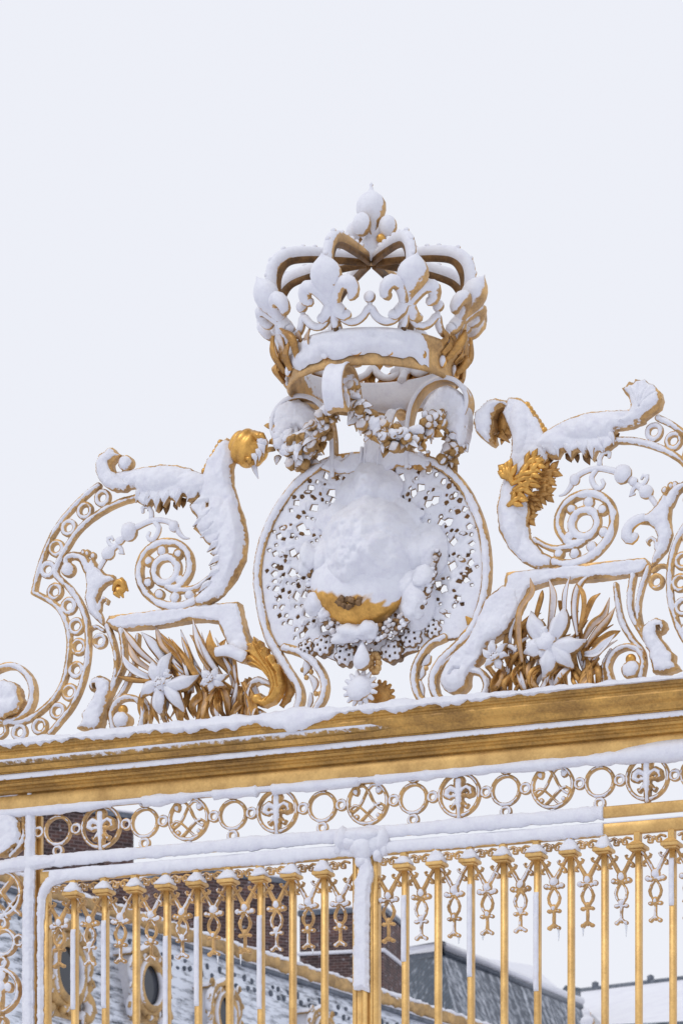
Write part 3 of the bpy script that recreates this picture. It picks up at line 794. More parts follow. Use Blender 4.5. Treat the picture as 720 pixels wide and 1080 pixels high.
# ================================================================== MEDALLION
MD = thing('medallion', 'large pierced oval sunburst medallion with a snow-buried face, under the crown', 'medallion', G, (0, Q(392, 760)[1], 0))
r = Relief(h=.9, seed=21, back=-7, lump=.3)
rimL = [(420, 481), (396, 480), (370, 482), (348, 486), (330, 495.5), (316, 506.5), (301, 524), (288, 545), (278.5, 567), (273, 590), (271.5, 612), (274, 634), (278, 655), (284, 674), (294, 692), (305, 710), (314, 724), (316, 737), (312, 752)]
rimR = [(396, 480), (420, 479), (440, 482), (458, 488), (474, 498), (488, 514), (499, 534), (507, 556), (511.5, 580), (512.5, 604), (510, 626), (504, 647), (496, 664), (480, 682), (464, 698), (456, 715), (458, 730), (466, 742)]
r.stroke([Q(*p) for p in rimL], 9.5, prof=2.6); r.stroke([Q(*p) for p in rimR], 9.5, prof=2.6)
r.stroke([Q(*p) for p in ((300, 683), (316, 688), (332, 700), (341, 716), (341, 733), (332, 749))], [9, 9, 8.5, 8.5, 8.5, 8], prof=2.6)
r.stroke([Q(*p) for p in ((468, 672), (452, 680), (440, 697), (436, 714), (440, 732), (450, 746))], [8, 8, 8, 8, 8, 8], prof=2.6)
part('rim', r.build('rim', G, MD, [M_ORN]), MD)
# pierced sheet
rs = random.Random(5)
r = Relief(h=.7, seed=22, back=-4.5, lump=.9)
outl = [(392, 483), (350, 489), (318, 507), (302, 526), (290, 547), (280, 570), (275, 592), (274, 612), (276, 634), (281, 655), (288, 675), (300, 686), (322, 694), (336, 690), (352, 696), (366, 699), (380, 690), (398, 690), (415, 696), (430, 690), (445, 684), (462, 676), (486, 673), (496, 660), (503, 645), (508, 626), (510, 604), (509, 580), (504, 556), (496, 536), (486, 518), (470, 500), (440, 486)]
r.poly([Q(*p) for p in outl], base=-3, prof=1.5, R=3, T=1.0, smooth=True)
cx, cy = Q(391.5, 588)
def holes(nr, rad, w, h, skip, ph=0.0, jit=.8):
    for k in range(nr):
        if rs.random() < skip: continue
        t = 2*math.pi*(k+ph)/nr
        u = cx+rad*1.0*math.cos(t); v = cy+rad*.93*math.sin(t)-(4 if math.sin(t) < 0 else 0)
        n = rs.choice([4, 5, 5, 6]); P = []
        s_ = rs.uniform(.85, 1.6)
        for j in range(n):
            g = 2*math.pi*j/n+rs.uniform(-.3, .3)
            x = h*s_*math.cos(g)*rs.uniform(.7, 1.15); y = w*s_*math.sin(g)*rs.uniform(.7, 1.15)
            P.append((u+x*math.cos(t)-y*math.sin(t)+rs.uniform(-jit, jit), v+x*math.sin(t)+y*math.cos(t)+rs.uniform(-jit, jit)))
        r.hole(P)
def pits(n):
    for k in range(n):
        t = rs.uniform(0, 6.283); rad = rs.choice([64, 68, 72, 88, 99, 104, 110, 117])+rs.uniform(-2, 2)
        u = cx+rad*math.cos(t); v = cy+rad*.93*math.sin(t); w_ = rs.uniform(1.0, 1.9); h_ = rs.uniform(1.2, 2.6)
        r.pit([(u+x*math.cos(t)-y*math.sin(t), v+x*math.sin(t)+y*math.cos(t)) for x, y in ((-h_, -w_), (h_, -w_*.7), (h_*1.1, w_), (-h_*.8, w_))])
pits(70)
def diamond(rad, t, w, h, pit=False, dx=0):
    u = cx+rad*math.cos(t); v = cy+rad*.93*math.sin(t)
    pts = [(-h, 0), (-.15*h, -w), (h, -w*.2), (h*.3, w)] if rs.random() < .5 else [(-h, -w*.5), (0, -w), (h, 0), (h*.1, w), (-h*.8, w*.6)]
    P = [(u+(x*rs.uniform(.7, 1.2))*math.cos(t)-(y*rs.uniform(.7, 1.2))*math.sin(t), v+(x*rs.uniform(.7, 1.2))*math.sin(t)+(y*rs.uniform(.7, 1.2))*math.cos(t)) for x, y in pts]
    (r.pit if pit else r.hole)(P)
N_ = 34
for k in range(N_):
    t = 2*math.pi*k/N_+rs.uniform(-.012, .012); dt = math.pi/N_
    if rs.random() > .08: diamond(119.5, t, 2.1, 2.6, rs.random() < .25)
    if rs.random() > .06: diamond(112, t+dt*.35, 3.7, 4.2)
    if rs.random() > .15: diamond(112.5, t-dt*.55, 2.6, 3.0, rs.random() < .3)
    if rs.random() > .3: diamond(104, t+dt*.9, 1.3, 1.8, rs.random() < .5)
N_ = 22
for k in range(N_):
    t = 2*math.pi*(k+.3)/N_+rs.uniform(-.02, .02); dt = math.pi/N_
    if rs.random() > .08: diamond(92, t, 5.2, 5.4)
    if rs.random() > .15: diamond(83, t+dt*.25, 4.0, 5.0, rs.random() < .15)
    for q_, dd in ((58, .2), (56, .8), (62, 1.1), (98, .75), (92, .95), (86, .8), (79, .7), (74, .2), (73, 1.0), (69, .6), (66, 0), (64, .9), (61, .4)):
        if rs.random() > .2: diamond(q_, t+dt*dd, 1.7, 2.2, rs.random() < .6)
for k in range(22):       # snow-laden rays between the holes
    t = 2*math.pi*(k+.5)/22
    c1, s1 = math.cos(t), math.sin(t)
    r.bump((cx+98*c1, cy+91*s1), 9, 9, 2.6)
# raised rays of the same sheet
rs2 = random.Random(8)
for k in range(44):
    t = 2*math.pi*(k+.02)/44
    if rs2.random() < .25: continue
    c1, s1 = math.cos(t), math.sin(t)*.93
    if math.sin(t) < -.75: continue
    x = rs2.uniform(103, 113); r.disc((cx+x*c1, cy+x*s1), rs2.uniform(3, 5), rs2.uniform(2.5, 4), base=-2, prof=3, T=1)
for k in range(28):
    t = 2*math.pi*(k+.6)/28
    c1, s1 = math.cos(t), math.sin(t)*.93
    if math.sin(t) < -.8: continue
    r.disc((cx+96*c1, cy+96*s1), rs2.uniform(5, 7.5), rs2.uniform(4, 6), base=-2.6, prof=2.4, T=1.0, ang=t); r.disc((cx+78*c1, cy+78*s1), rs2.uniform(3, 5), rs2.uniform(3, 4), base=-2.6, prof=2.2, T=.8, ang=t)
part('pierced_sunburst', r.build('pierced_sunburst', G, MD, [M_SHEET]), MD)
# rosettes on the lower edge
for (u, v, rr) in ((341, 681, 12), (364, 691, 12.5), (413, 687, 12.5), (434, 672, 12), (322, 684, 9), (456, 664, 10)):
    r = Relief(h=.7, seed=int(u), back=-9, lump=.7)
    a, b = Q(u, v)
    for j in range(7):
        t = 2*math.pi*j/7+u; r.disc((a+rr*.72*math.cos(t), b+rr*.72*math.sin(t)), rr*.33, base=0, prof=2.5, T=1.4)
    r.disc((a, b), rr*.86, base=0, prof=3.5, T=2.6)
    for j in range(5):
        t = 2*math.pi*j/5+u*.3; x, y = a+rr*.45*math.cos(t), b+rr*.45*math.sin(t)
        r.hole([(x-1.2, y-1), (x+1, y-1.3), (x+1.1, y+1.2), (x-1, y+1)])
    part('rosette', r.build('rosette', G, MD, [M_SHEET]), MD)
# small husks hanging in the strap loops
d = M3()
for pts, w in ((((322, 696), (322, 704), (320, 712)), 12), (((326, 712), (331, 720), (330, 730)), 9), (((327, 730), (326, 740), (323, 750)), 7), (((452, 690), (448, 697), (444, 702)), 11), (((446, 702), (444, 710), (443, 716)), 8), (((442, 718), (444, 726), (446, 734)), 6)):
    P = [Q(*p)+(-2,) for p in pts]
    d = M3(); d.leaf(P, [w*.5, w, 1.5], fold=-.5, t=4, snow=.8)
    part('husk', d.build('husk', G, MD, [M_ORN]), MD)
for (u, v) in ((318, 706), (327, 708), (322, 714), (332, 731), (336, 731), (448, 704), (441, 718)):
    d = M3(); a, b = Q(u, v); d.ell((a, b, -3), (2.9, 2.9, 2.9), 8, snow=.2)
    part('bead', d.build('bead', G, MD, [M_ORN]), MD)
# face: gilded chin under a mound of snow
d = M3()
a, b = Q(382, 617)
d.ell((a, b, 6), (56, 46, 26), 56, snow=1, rough=.06)
d.s = [min(1, max(.0, .36+(v_[1]-(b-20)+(v_[0]-a)*.25)/30.+.45*float(fbm(v_[0]/6, v_[1]/5, 3)))) for v_ in d.v]
fc = part('face', d.build('face', G, MD, [M_LEAF]), MD, 'gilded chin showing beneath the snow')
d = M3()
for k in range(12):
    t = k*2.4; x, y = Q(377, 641); q_ = (k % 3+1)/3
    d.ell((x+14*math.cos(t)*q_, y+6*math.sin(t)*q_, 30-.4*k), (4.4, 3.4, 3), 10, snow=.12, rough=.5)
part('mouth', d.build('mouth', G, MD, [M_SHEET]), fc)
# the snow mound itself
def mound(lumps, seed, name, fr, parent, mat, base=0, h=1.0, soft=14, outline=None, lump=2.2, back=-2):
    r = Relief(h=h, seed=seed, back=back, lump=lump)
    r.poly(outline, base=base, prof=3, R=6, T=0, smooth=True)
    def ex(A, B, H, SN, PHI):
        S = np.zeros(A.shape)
        for (x, y, rx, ry, hh) in lumps:
            q = np.clip(1-((A-x)/rx)**2-((B-y)/ry)**2, 0, 1)
            S += hh*q**.95; continue
            k = 7.0
            S = np.log(np.exp(np.clip(S/k, 0, 40))+np.exp(np.clip(z/k, 0, 40)))*k-k*math.log(2)
        S = S*(1+.16*fbm(A/15+seed, B/15, 3))
        np.maximum(PHI, (5.0-S+1.5*fbm(A/7, B/7+seed, 2))/1.4, out=PHI)
        return H+S+2.2*fbm(A/18+seed, B/18, 3)+.7*fbm(A/5, B/5+seed, 2), SN
    return part(name, r.build(name, fr, parent, [mat], extra=ex), parent)
def L(u, v, rx, ry, h): a, b = Q(u, v); return (a, b, rx, ry, h)
outm = [Q(*p) for p in ((376, 470), (408, 470), (430, 500), (462, 530), (486, 575), (478, 630), (462, 680), (430, 680), (400, 662), (360, 655), (325, 630), (312, 590), (330, 540), (355, 500))]
mound([L(390, 590, 62, 62, 40), L(386, 574, 38, 34, 8), L(411, 592, 26, 34, 6), L(390, 532, 46, 46, 12), L(392, 496, 18, 38, 12), L(455, 582, 22, 34, 17), L(441, 636, 22, 34, 24), L(337, 594, 15, 26, 13), L(374, 610, 26, 20, 7), L(350, 550, 24, 24, 8), L(430, 548, 26, 24, 9), L(392, 514, 42, 24, 7)], 41, 'snow_mound', G, MD, M_SNOW, outline=outm, base=-5)
# laurel collar
d = M3(); rs = random.Random(2)
arc = crom([(330, 600), (334, 622), (342, 643), (356, 660), (374, 669), (394, 671), (414, 666), (434, 654), (450, 636), (459, 614), (464, 592)], 4.2)
for p in arc:
    a, b = Q(p[0], p[1])
    for j in range(4):
        rr = rs.uniform(2.8, 4.0)
        x = a+rs.uniform(-2, 2)+(j-1.5)*1.5; y = b+(j-1.5)*5.2+rs.uniform(-1, 1)
        d.ell((x, y, 12+rs.uniform(-2, 3)), (rr, rr*.85, rr), 8, snow=rs.choice([.2, .45, .8, 1]))
part('laurel_collar', d.build('laurel_collar', G, MD, [M_SHEET]), MD)
for (u, v, rx, ry) in ((338, 641, 13, 13), (374, 672, 21, 9), (392, 669, 12, 9), (441, 642, 11, 17), (330, 594, 11, 16), (452, 612, 12, 14), (347, 652, 7, 7)):
    d = M3(); a, b = Q(u, v); d.ell((a, b, 14), (rx, ry, 9), 22, rough=.45)
    part('snow_clump', d.build('snow_clump', G, MD, [M_SNOW]), MD)
d = M3()
a, b = Q(387, 696)
d.lathe((a, b, 14), [(0, 17), (2, 14), (5, 8), (8.5, 1), (9.8, -5), (8.6, -10), (5, -13.5), (0, -15)], 18)
for k in range(10):
    t = k/10*2*math.pi; x, y = Q(396, 700); d.ell((x+5*math.cos(t)*.8, y+9*math.sin(t), 2), (4, 4, 5), 8, snow=.15)
part('pendant_drop', d.build('pendant_drop', G, MD, [M_ORN]), MD)
# spiked star
def star(u, v, R0, c, thick, snow, seed):
    d = M3(); a, b = Q(u, v)
    d.ell((a, b, c), (R0*.74, R0*.74, thick), 22, snow=snow, rough=.22)
    for k in range(15):
        t = 2*math.pi*k/15+seed
        d.tube([(a+R0*.45*math.cos(t), b+R0*.45*math.sin(t), c), (a+R0*.8*math.cos(t), b+R0*.8*math.sin(t), c), (a+R0*1.03*math.cos(t), b+R0*1.03*math.sin(t), c)], [4.0, 3.0, 1.7], n=7, snow=snow)
    return d
part('star', star(383, 728, 19, 8, 9, 1, .1).build('star', G, MD, [M_ORN]), MD)
part('rear_star', star(394, 731, 17, -16, 8, .15, .3).build('rear_star', G, MD, [M_SPRAY]), MD, 'bare gilded star behind the snowy one')

# ================================================================== CROWN (axis a=0, c=0)
def cyl(r, deg, level):
    t = math.radians(deg)
    return (r*math.sin(t), YH-level, r*math.cos(t))
CR = thing('crown', 'open gilded royal crown with snowy fleurs-de-lis, at the very top of the gate', 'crown', G, (0, YH-412, 0))
def revolve(d, prof, n=72, snow=1.0, closed=True, lumpy=0.0, sfun=None):
    V = []; Fc = []; S_ = []
    m = len(prof)
    for k in range(n):
        t = 360*k/n
        for j, (r_, lv) in enumerate(prof):
            q_ = r_+(lumpy*float(fbm(k*.55, j*.5+3, 2)) if lumpy else 0)
            V.append(cyl(q_, t, lv)); S_.append(sfun(t, j) if sfun else snow)
    for k in range(n):
        for j in range(m if closed else m-1):
            a_ = k*m+j; b_ = k*m+(j+1) % m; c_ = ((k+1) % n)*m+(j+1) % m; e_ = ((k+1) % n)*m+j
            Fc.append([a_, b_, c_, e_])
    d.add(V, Fc, S_)
d = M3()
revolve(d, [(84, 408), (86, 413), (89, 411), (87, 405), (87, 392), (90, 388), (93, 384), (94, 379), (91, 376), (86, 376), (82, 379), (81, 395), (81, 408)], 80, sfun=lambda t, j: (.95 if (j > 9 or j < 1) else .25))
CB = part('band', d.build('band', G, CR, [M_ORN]), CR)
# plaster of snow on the front of the band
d = M3()
V = []; Fc = []
n = 60; ms = 9
for k in range(n+1):
    t = -60+k*124/n
    e = min(1, k/6, (n-k)/5)
    for j in range(ms):
        s_ = j/(ms-1); lv = 375+s_*(29+4*float(fbm(k*.3, 1, 2))-7*min(1, max(0, (14-k)/14)))+3*(1-e)
        rr = 88.5+6.5*math.sin(math.pi*s_)**.6*e*(1+.5*float(fbm(k*.35, j*.4+9, 3)))+2.5*(s_ < .3)
        V.append(cyl(rr, t, lv))
for k in range(n):
    for j in range(ms-1):
        Fc.append([k*ms+j, k*ms+j+1, (k+1)*ms+j+1, (k+1)*ms+j])
d.add(V, Fc)
part('plastered_snow', d.build('plastered_snow', G, CR, [M_SNOW]), CB)
for k in range(16):
    d = M3(); ph = 11.25+22.5*k
    c_ = cyl(89, ph, 397); t = math.radians(ph)
    Mr = [[math.cos(t), 0, math.sin(t)], [0, 1, 0], [-math.sin(t), 0, math.cos(t)]]
    d.ell(c_, (5.5 if k % 2 else 8, 6.5, 3.5), 12, snow=.6, M=Mr)
    part('gem', d.build('gem', G, CR, [M_LEAF]), CB)
# fleurs-de-lis
def fleur(ph, r0, lv0, H, lean, sn=1.0):
    d = M3(); t = math.radians(ph)
    O = np.array((math.sin(t), 0, math.cos(t))); X = np.array((math.cos(t), 0, -math.sin(t)))
    Y = np.array((0, 1.0, 0))*math.cos(lean)+O*math.sin(lean); Z = np.cross(X, Y)
    if np.dot(Z, O) < 0: Z = -Z
    base = np.array(cyl(r0, ph, lv0)); s_ = H/80
    def P(x, y, z=0): return tuple(base+X*x*s_+Y*y*s_+Z*z*s_)
    Mr = np.stack([X, Y, Z], 1)
    # body bulb pointed
    pr = [(6, 24), (8, 30), (11, 36), (15, 43), (17.6, 50), (17.8, 57), (15.5, 63.5), (11, 69), (5.5, 73), (2, 75.5), (.3, 78)]
    V = []; Fc = []; n = 16
    for (r_, y_) in pr:
        for k in range(n):
            g = 2*math.pi*k/n; V.append(P(r_*math.cos(g), y_, r_*.75*math.sin(g)))
    for i in range(len(pr)-1):
        for k in range(n): Fc.append([i*n+k, (i+1)*n+k, (i+1)*n+(k+1) % n, i*n+(k+1) % n])
    d.add(V, Fc, sn)
    for sg in (1, -1):
        d.tube([P(3*sg, 24), P(8*sg, 34, 2), P(15*sg, 43, 3), P(23*sg, 45, 3), P(28*sg, 39, 2), (P(27*sg, 31, 2)), P(21.5*sg, 28, 2)], [6*s_, 6.4*s_, 7*s_, 8*s_, 7.6*s_, 6.6*s_, 4.2*s_], n=10, snow=sn)
        d.tube([P(2*sg, 24), P(6*sg, 16, 1), P(13*sg, 10, 2), P(18*sg, 12, 2)], [7*s_, 8*s_, 6.5*s_, 4.5*s_], n=8, snow=sn)
    d.ell(P(0, 24), (10*s_, 4.2*s_, 7.5*s_), 12, M=Mr, snow=sn)
    d.ell(P(0, 12), (8.5*s_, 12*s_, 6*s_), 12, M=Mr, snow=sn)
    d.tube([P(0, 6), P(0, -10, -1)], [5*s_, 6*s_], n=8, snow=sn)
    return d
for k in range(8):
    part('fleur_de_lis', fleur(45*k-2, 89, 371, 77, .56, {1: .85, 2: .56, 3: .5, 6: .9, 7: 1}.get(k, 1)).build('fleur_de_lis', G, CR, [M_ORN]), CR)
for k in range(40):
    ph = 9*k
    if abs((ph-22+180) % 360-180) < 52: continue
    d = M3(); j = k % 3
    nn = (math.sin(math.radians(ph)), 0, math.cos(math.radians(ph)))
    r1, l1, r2, l2 = ((91, 396, 108, 362), (90, 388, 104, 346), (92, 402, 102, 378))[j]
    d.leaf([cyl(r1, ph, l1), cyl((r1+r2)/2+5, ph+4, (l1+l2)/2), cyl(r2-2, ph+(8 if k % 2 else -6), l2)], [7, 12, 2], nrm=nn, snow=(.1, .5, .25)[j], t=3, fold=-.5)
    part('crown_leaf', d.build('crown_leaf', G, CR, [M_SPRAY]), CR)
# swags and pearls
for k in range(8):
    d = M3(); ph = 45*k-2
    P = []
    for j in range(13):
        t = j/12; g = ph+45*t
        x = abs(t-.5)*2
        lv = 357+13*math.sin(math.pi*min(1, x*1.05))**.8 if x < .95 else 357+13*.15
        P.append(cyl(93+5*(1-(lv-357)/13), g, lv))
    d.tube(P, 4.3, n=8)
    d.tube([cyl(98, ph+22.5, 360), cyl(99, ph+22.5, 352)], 2.8, n=8)
    sw = part('swag', d.build('swag', G, CR, [M_ORN]), CR)
    d = M3(); d.ell(cyl(100, ph+22.5, 347), 6.3, 14); part('pearl', d.build('pearl', G, CR, [M_ORN]), sw)
    for j, gg in enumerate((5, 10, 15, 22, 29, 34, 39)):
        if abs((ph+gg-22+180) % 360-180) < 46: continue
        d = M3()
        l_ = (j % 2)*6; d.leaf([cyl(90, ph+gg, 384+l_), cyl(97, ph+gg+3, 374+l_), cyl(95, ph+gg+(4 if j % 2 else -4), 364+l_)], [6, 8, 1.5], nrm=(math.sin(math.radians(ph+gg)), 0, math.cos(math.radians(ph+gg))), snow=.35, t=2.5)
        part('leaf_scrap', d.build('leaf_scrap', G, CR, [M_SPRAY]), sw)
# arches
for k in range(8):
    d = M3(); ph = 45*k-2
    pr = [(91, 372), (101, 352), (109, 330), (112, 308), (108, 292), (95, 281), (75, 276), (50, 274), (28, 273), (8, 273)]
    P = [cyl(r_, ph, lv) for r_, lv in pr]
    t = math.radians(ph)
    d.tube(P, [5.8, 6.0, 6.6, 7, 7.4, 7.4, 7, 6.2, 5.4, 4.6], n=12, flat=.75, up=(math.cos(t), 0, -math.sin(t)))
    for (r_, lv) in [tuple(x) for x in crom(pr[1:-1], 11)]:
        dx = 5*(r_-50)/62
        d.ell(cyl(r_+dx, ph, lv-5.5+(2 if r_ > 105 else 0)), 3.2, 8, snow=.8)
    ar = part('arch', d.build('arch', G, CR, [M_ORN]), CR)
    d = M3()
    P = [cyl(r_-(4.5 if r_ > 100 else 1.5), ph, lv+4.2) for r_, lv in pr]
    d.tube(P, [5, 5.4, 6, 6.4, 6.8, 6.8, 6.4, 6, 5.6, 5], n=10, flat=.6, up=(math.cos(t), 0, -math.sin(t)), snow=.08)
    part('soffit', d.build('soffit', G, CR, [M_SHADED]), ar)  # dark tube below the arch, its underside shade painted in
# finial
d = M3()
z0 = YH-276
d.lathe((0, z0, 0), [(0, -4), (9, -2), (13, 3), (12, 8), (9, 11), (11, 15), (12, 19), (9, 23), (6.5, 28), (7, 33), (8, 36)], 20)
d.lathe((0, z0, 0), [(6, 32), (9, 38), (13.5, 46), (15.8, 54), (15.5, 62), (12, 68), (7, 72), (3, 75), (1.4, 79), (2.2, 81), (.2, 84)], 20)
FN = part('finial', d.build('finial', G, CR, [M_ORN]), CR, 'snow-covered bulbous fleur on top of the crown')
for ph in (-8, 82, 172, 262):
    d = M3(); t = math.radians(ph)
    X = np.array((math.sin(t), 0, math.cos(t)))
    def P(r_, h_): return (X[0]*r_, z0+h_, X[2]*r_)
    d.tube([P(3, 22), P(9, 29), P(16, 35)], [4, 4, 5], n=8)
    Mr = np.array([[math.cos(t), 0, math.sin(t)], [0, 1, 0], [-math.sin(t), 0, math.cos(t)]])
    d.ell(P(20, 33), (10, 12.5, 10), 16, M=Mr)
    part('petal', d.build('petal', G, CR, [M_ORN]), FN)
d = M3(); d.ell((14, z0+20, 8), 5, 12, snow=.1); d.ell((-13, z0+14, -8), 4.5, 12, snow=.1)
part('bead', d.build('bead', G, CR, [M_LEAF]), FN)

# ================================================================== CONSOLES carrying the crown
CO_L = {0: 'broad snow-white strap scroll curling toward the viewer under the crown', 90: 'strap scroll on the right under the crown, its inside heaped with snow',
        180: 'bare gilded strap scroll at the back under the crown', 270: 'strap scroll on the left under the crown, with a snow-filled hollow'}
for ph in (0, 90, 180, 270):
    o = thing('scroll_bracket', CO_L[ph], 'bracket', G, cyl(42, ph, 495), 'four scroll brackets carrying the crown')
    t = math.radians(ph); up = (math.cos(t), 0, -math.sin(t))
    pr = [(42, 500), (42, 478), (43, 455), (48, 434), (60, 418), (78, 411), (95, 414), (107, 426), (110, 441), (104, 455), (92, 460), (83, 452), (84, 441), (92, 437)]
    if ph == 0: pr = [(50, 462), (47, 448)]+pr[3:]
    P = crom([cyl(r_, ph, lv) for r_, lv in pr], 3)
    wid = 11 if ph != 180 else 6
    d = M3(); V = []; Fc = []
    P = np.array(P); T = np.gradient(P, axis=0); T /= np.linalg.norm(T, axis=1)[:, None]
    U = np.array(up, dtype=float); prf = [(-1, -.75), (-.82, -1), (.82, -1), (1, -.75), (1, .75), (.82, 1), (.4, .45), (-.4, .45), (-.82, 1), (-1, .75)]
    L_ = len(P)
    for i in range(L_):
        N = np.cross(T[i], U); N /= np.linalg.norm(N)
        w_ = wid*(.62+.38*min(1, i/(L_*.5)))*(1 if i < L_*.8 else 1-.35*(i-L_*.8)/(L_*.2)); th = 2.6
        for x, y in prf: V.append(P[i]+U*x*w_+N*y*th)
    m_ = len(prf)
    for i in range(L_-1):
        for j in range(m_): Fc.append([i*m_+j, i*m_+(j+1) % m_, (i+1)*m_+(j+1) % m_, (i+1)*m_+j])
    Fc.append(list(range(m_))); Fc.append([(L_-1)*m_+j for j in reversed(range(m_))])
    d.add(V, Fc, 1.0)
    part('strap', d.build('strap', G, o, [M_ORN]), o)
    if ph != 180:
        d = M3(); rr = random.Random(ph)
        for k in range(9):
            a_ = rr.uniform(0, 6.3); x = 88+8*math.cos(a_); y = 436+9*math.sin(a_)
            c_ = cyl(x, ph, y); e_ = cyl(x+rr.uniform(-8, 8), ph, y+rr.uniform(2, 14))
            d.leaf([c_, tuple((c_[i]+e_[i])/2+U[i]*5 for i in range(3)), e_], [4, 8, 1], snow=rr.choice([.1, .7]), nrm=up, t=2)
        part('inner_leaf', d.build('inner_leaf', G, o, [M_LEAF if ph == 0 else M_ORN]), o)
        if ph in (270, 90):
            ol = ((289, 456), (291, 436), (300, 426), (314, 423), (326, 428), (337, 438), (334, 450), (324, 458), (314, 454), (304, 462), (294, 466)) if ph == 270 else ((447, 432), (456, 417), (468, 409), (482, 411), (493, 424), (495, 442), (492, 462), (486, 474), (478, 462), (470, 456), (461, 448), (452, 446))
            r = Relief(seed=ph, back=-9, lump=1.4)
            r.poly([Q(*x_, 2) for x_ in ol], base=4, prof=7, R=10, T=3, smooth=True)
            part('drifted_snow', r.build('drifted_snow', G, o, [M_SNOW]), o)

# neck plate joining brackets to medallion
r = Relief(seed=77, back=-10, lump=.8)
r.poly([Q(*p) for p in ((338, 494), (346, 484), (352, 478), (362, 486), (370, 478), (384, 476), (385, 446), (379, 436), (392, 440), (404, 462), (420, 470), (440, 478), (456, 484), (450, 496), (420, 492), (400, 508), (384, 500), (350, 500))], base=1, prof=4, R=6, T=2)
r.bump(Q(394, 488), 12, 30, 6)
part('top_mount', r.build('top_mount', G, MD, [M_ORN]), MD)
d = M3()
rs = random.Random(12)
for k in range(18):
    u = 362+rs.random()*26; v = 492-rs.random()*12
    a, b = Q(u, v); d.ell((a, b, 2), rs.uniform(2, 4), 8, snow=rs.choice([.2, .8]))
for k in range(22):
    u = 425+rs.random()*30; v = 478+rs.random()*16
    a, b = Q(u, v); d.ell((a, b, 3), rs.uniform(2, 4), 8, snow=rs.choice([.2, .8]))
e = M3()
for (u_, v_, l_) in ((388, 470, 26), (392, 468, 40), (397, 470, 30), (402, 472, 22), (384, 474, 18)):
    a_, b_ = Q(u_, v_); e.tube([(a_, b_, 7), (a_+.5, b_-l_*.5, 11), (a_, b_-l_, 12)], [1.8, 1.5, .4], n=7, snow=1)
part('frozen_drips', e.build('frozen_drips', G, MD, [M_SNOW]), MD)
part('mount_leaves', d.build('mount_leaves', G, MD, [M_SPRAY]), MD)

# ================================================================== GARLANDS
def garland(label, path, rad, n, seed, leaves=1.0, golden=.25, cz=40):
    o = thing('garland', label, 'garland', G, tuple(path[-1][:2]) + (path[-1][2],), 'cast garlands hung between the brackets')
    rs = random.Random(seed)
    P = crom(path, 2)
    d = M3(); dl = M3(); ds = M3()
    for k in range(n):
        i = rs.randrange(len(P)); t = i/len(P)
        R_ = rad*(.55+.45*math.sin(math.pi*t))
        g = rs.uniform(0, 6.3); q_ = rs.random()**.5
        c = (P[i][0]+R_*q_*math.cos(g), P[i][1]+R_*q_*math.sin(g), P[i][2]+rs.uniform(-R_, R_)*.8)
        if rs.random() < .62:
            q2 = rs.uniform(2.6, 6.5); d.ell(c, (q2, q2, q2), 10, snow=rs.choice([.1, .45, .8, 1]), rough=.25)
        else:
            an = rs.uniform(0, 6.3); l = rs.uniform(7, 14)
            e = (c[0]+l*math.cos(an), c[1]+l*math.sin(an)-3, c[2]+rs.uniform(-3, 6))
            dl.leaf([c, tuple((c[j]+e[j])/2+(0, 1, 3)[j] for j in range(3)), e], [3.5, rs.uniform(5, 9), .8], nrm=(rs.uniform(-.6, .6), rs.uniform(-.4, .6), 1), snow=rs.choice([.1, .2, .5, .9]), t=1.2)
    for k in range(int(n*.10)):
        i = rs.randrange(len(P)); t = i/len(P); R_ = rad*(.55+.45*math.sin(math.pi*t))
        ds.ell((P[i][0]+rs.uniform(-.5, .5)*R_, P[i][1]+rs.uniform(-.1, .7)*R_, P[i][2]+R_*.6), (R_*rs.uniform(.45, .8), R_*rs.uniform(.35, .6), R_*.45), 14, rough=.35)
    part('fruit', d.build('fruit', G, o, [M_GAR]), o)
    part('leaves', dl.build('leaves', G, o, [M_GAR]), o)
    part('clinging_snow', ds.build('clinging_snow', G, o, [M_SNOW]), o)
    return o
def P3(u, v, c): a, b = Q(u, v, c); return (a, b, c)
garland('snow-clotted festoon sagging from the front bracket to the right one', [P3(368, 412, 75), P3(376, 428, 72), P3(388, 444, 66), P3(402, 456, 60), P3(420, 463, 52), P3(438, 462, 42), P3(452, 452, 30), P3(464, 440, 15)], 12, 210, 1)
garland('snow-clotted festoon hanging from the front bracket down to the left one', [P3(350, 432, 60), P3(342, 446, 50), P3(334, 458, 38), P3(322, 468, 22), P3(310, 470, 10)], 13, 130, 2)
garland('bunch of fruit and leaves hanging at the far left under the crown', [P3(296, 446, 0), P3(300, 462, 0), P3(308, 476, 0), P3(320, 484, 4), P3(330, 482, 6)], 15, 130, 3)
garland('bunch of gilded fruit and leaves hanging at the far right under the crown', [P3(478, 446, 0), P3(482, 462, 0), P3(478, 478, 0), P3(468, 484, 0)], 10, 80, 4)
# ================================================================== CORNICE
A0, A1 = -520, 470
def lev(v): return YH-v
def sweep(d, prof, a0, a1, n, snow=1.0, closed=True, jit=None):
    V = []; Fc = []; m = len(prof)
    for i in range(n+1):
        a = a0+(a1-a0)*i/n
        for j, (c, v) in enumerate(prof):
            dc, dv = (jit(a, j) if jit else (0, 0))
            V.append((a, lev(v+dv), c+dc))
    for i in range(n):
        for j in range(m if closed else m-1):
            Fc.append([i*m+j, i*m+(j+1) % m, (i+1)*m+(j+1) % m, (i+1)*m+j])
    if closed: Fc.append(list(range(m))); Fc.append([n*m+j for j in reversed(range(m))])
    d.add(V, Fc, snow)
CN = thing('gate_cornice', 'long moulded gilded cornice beam with dark stains, carrying the whole crest', 'cornice', G, (0, lev(820), 0))
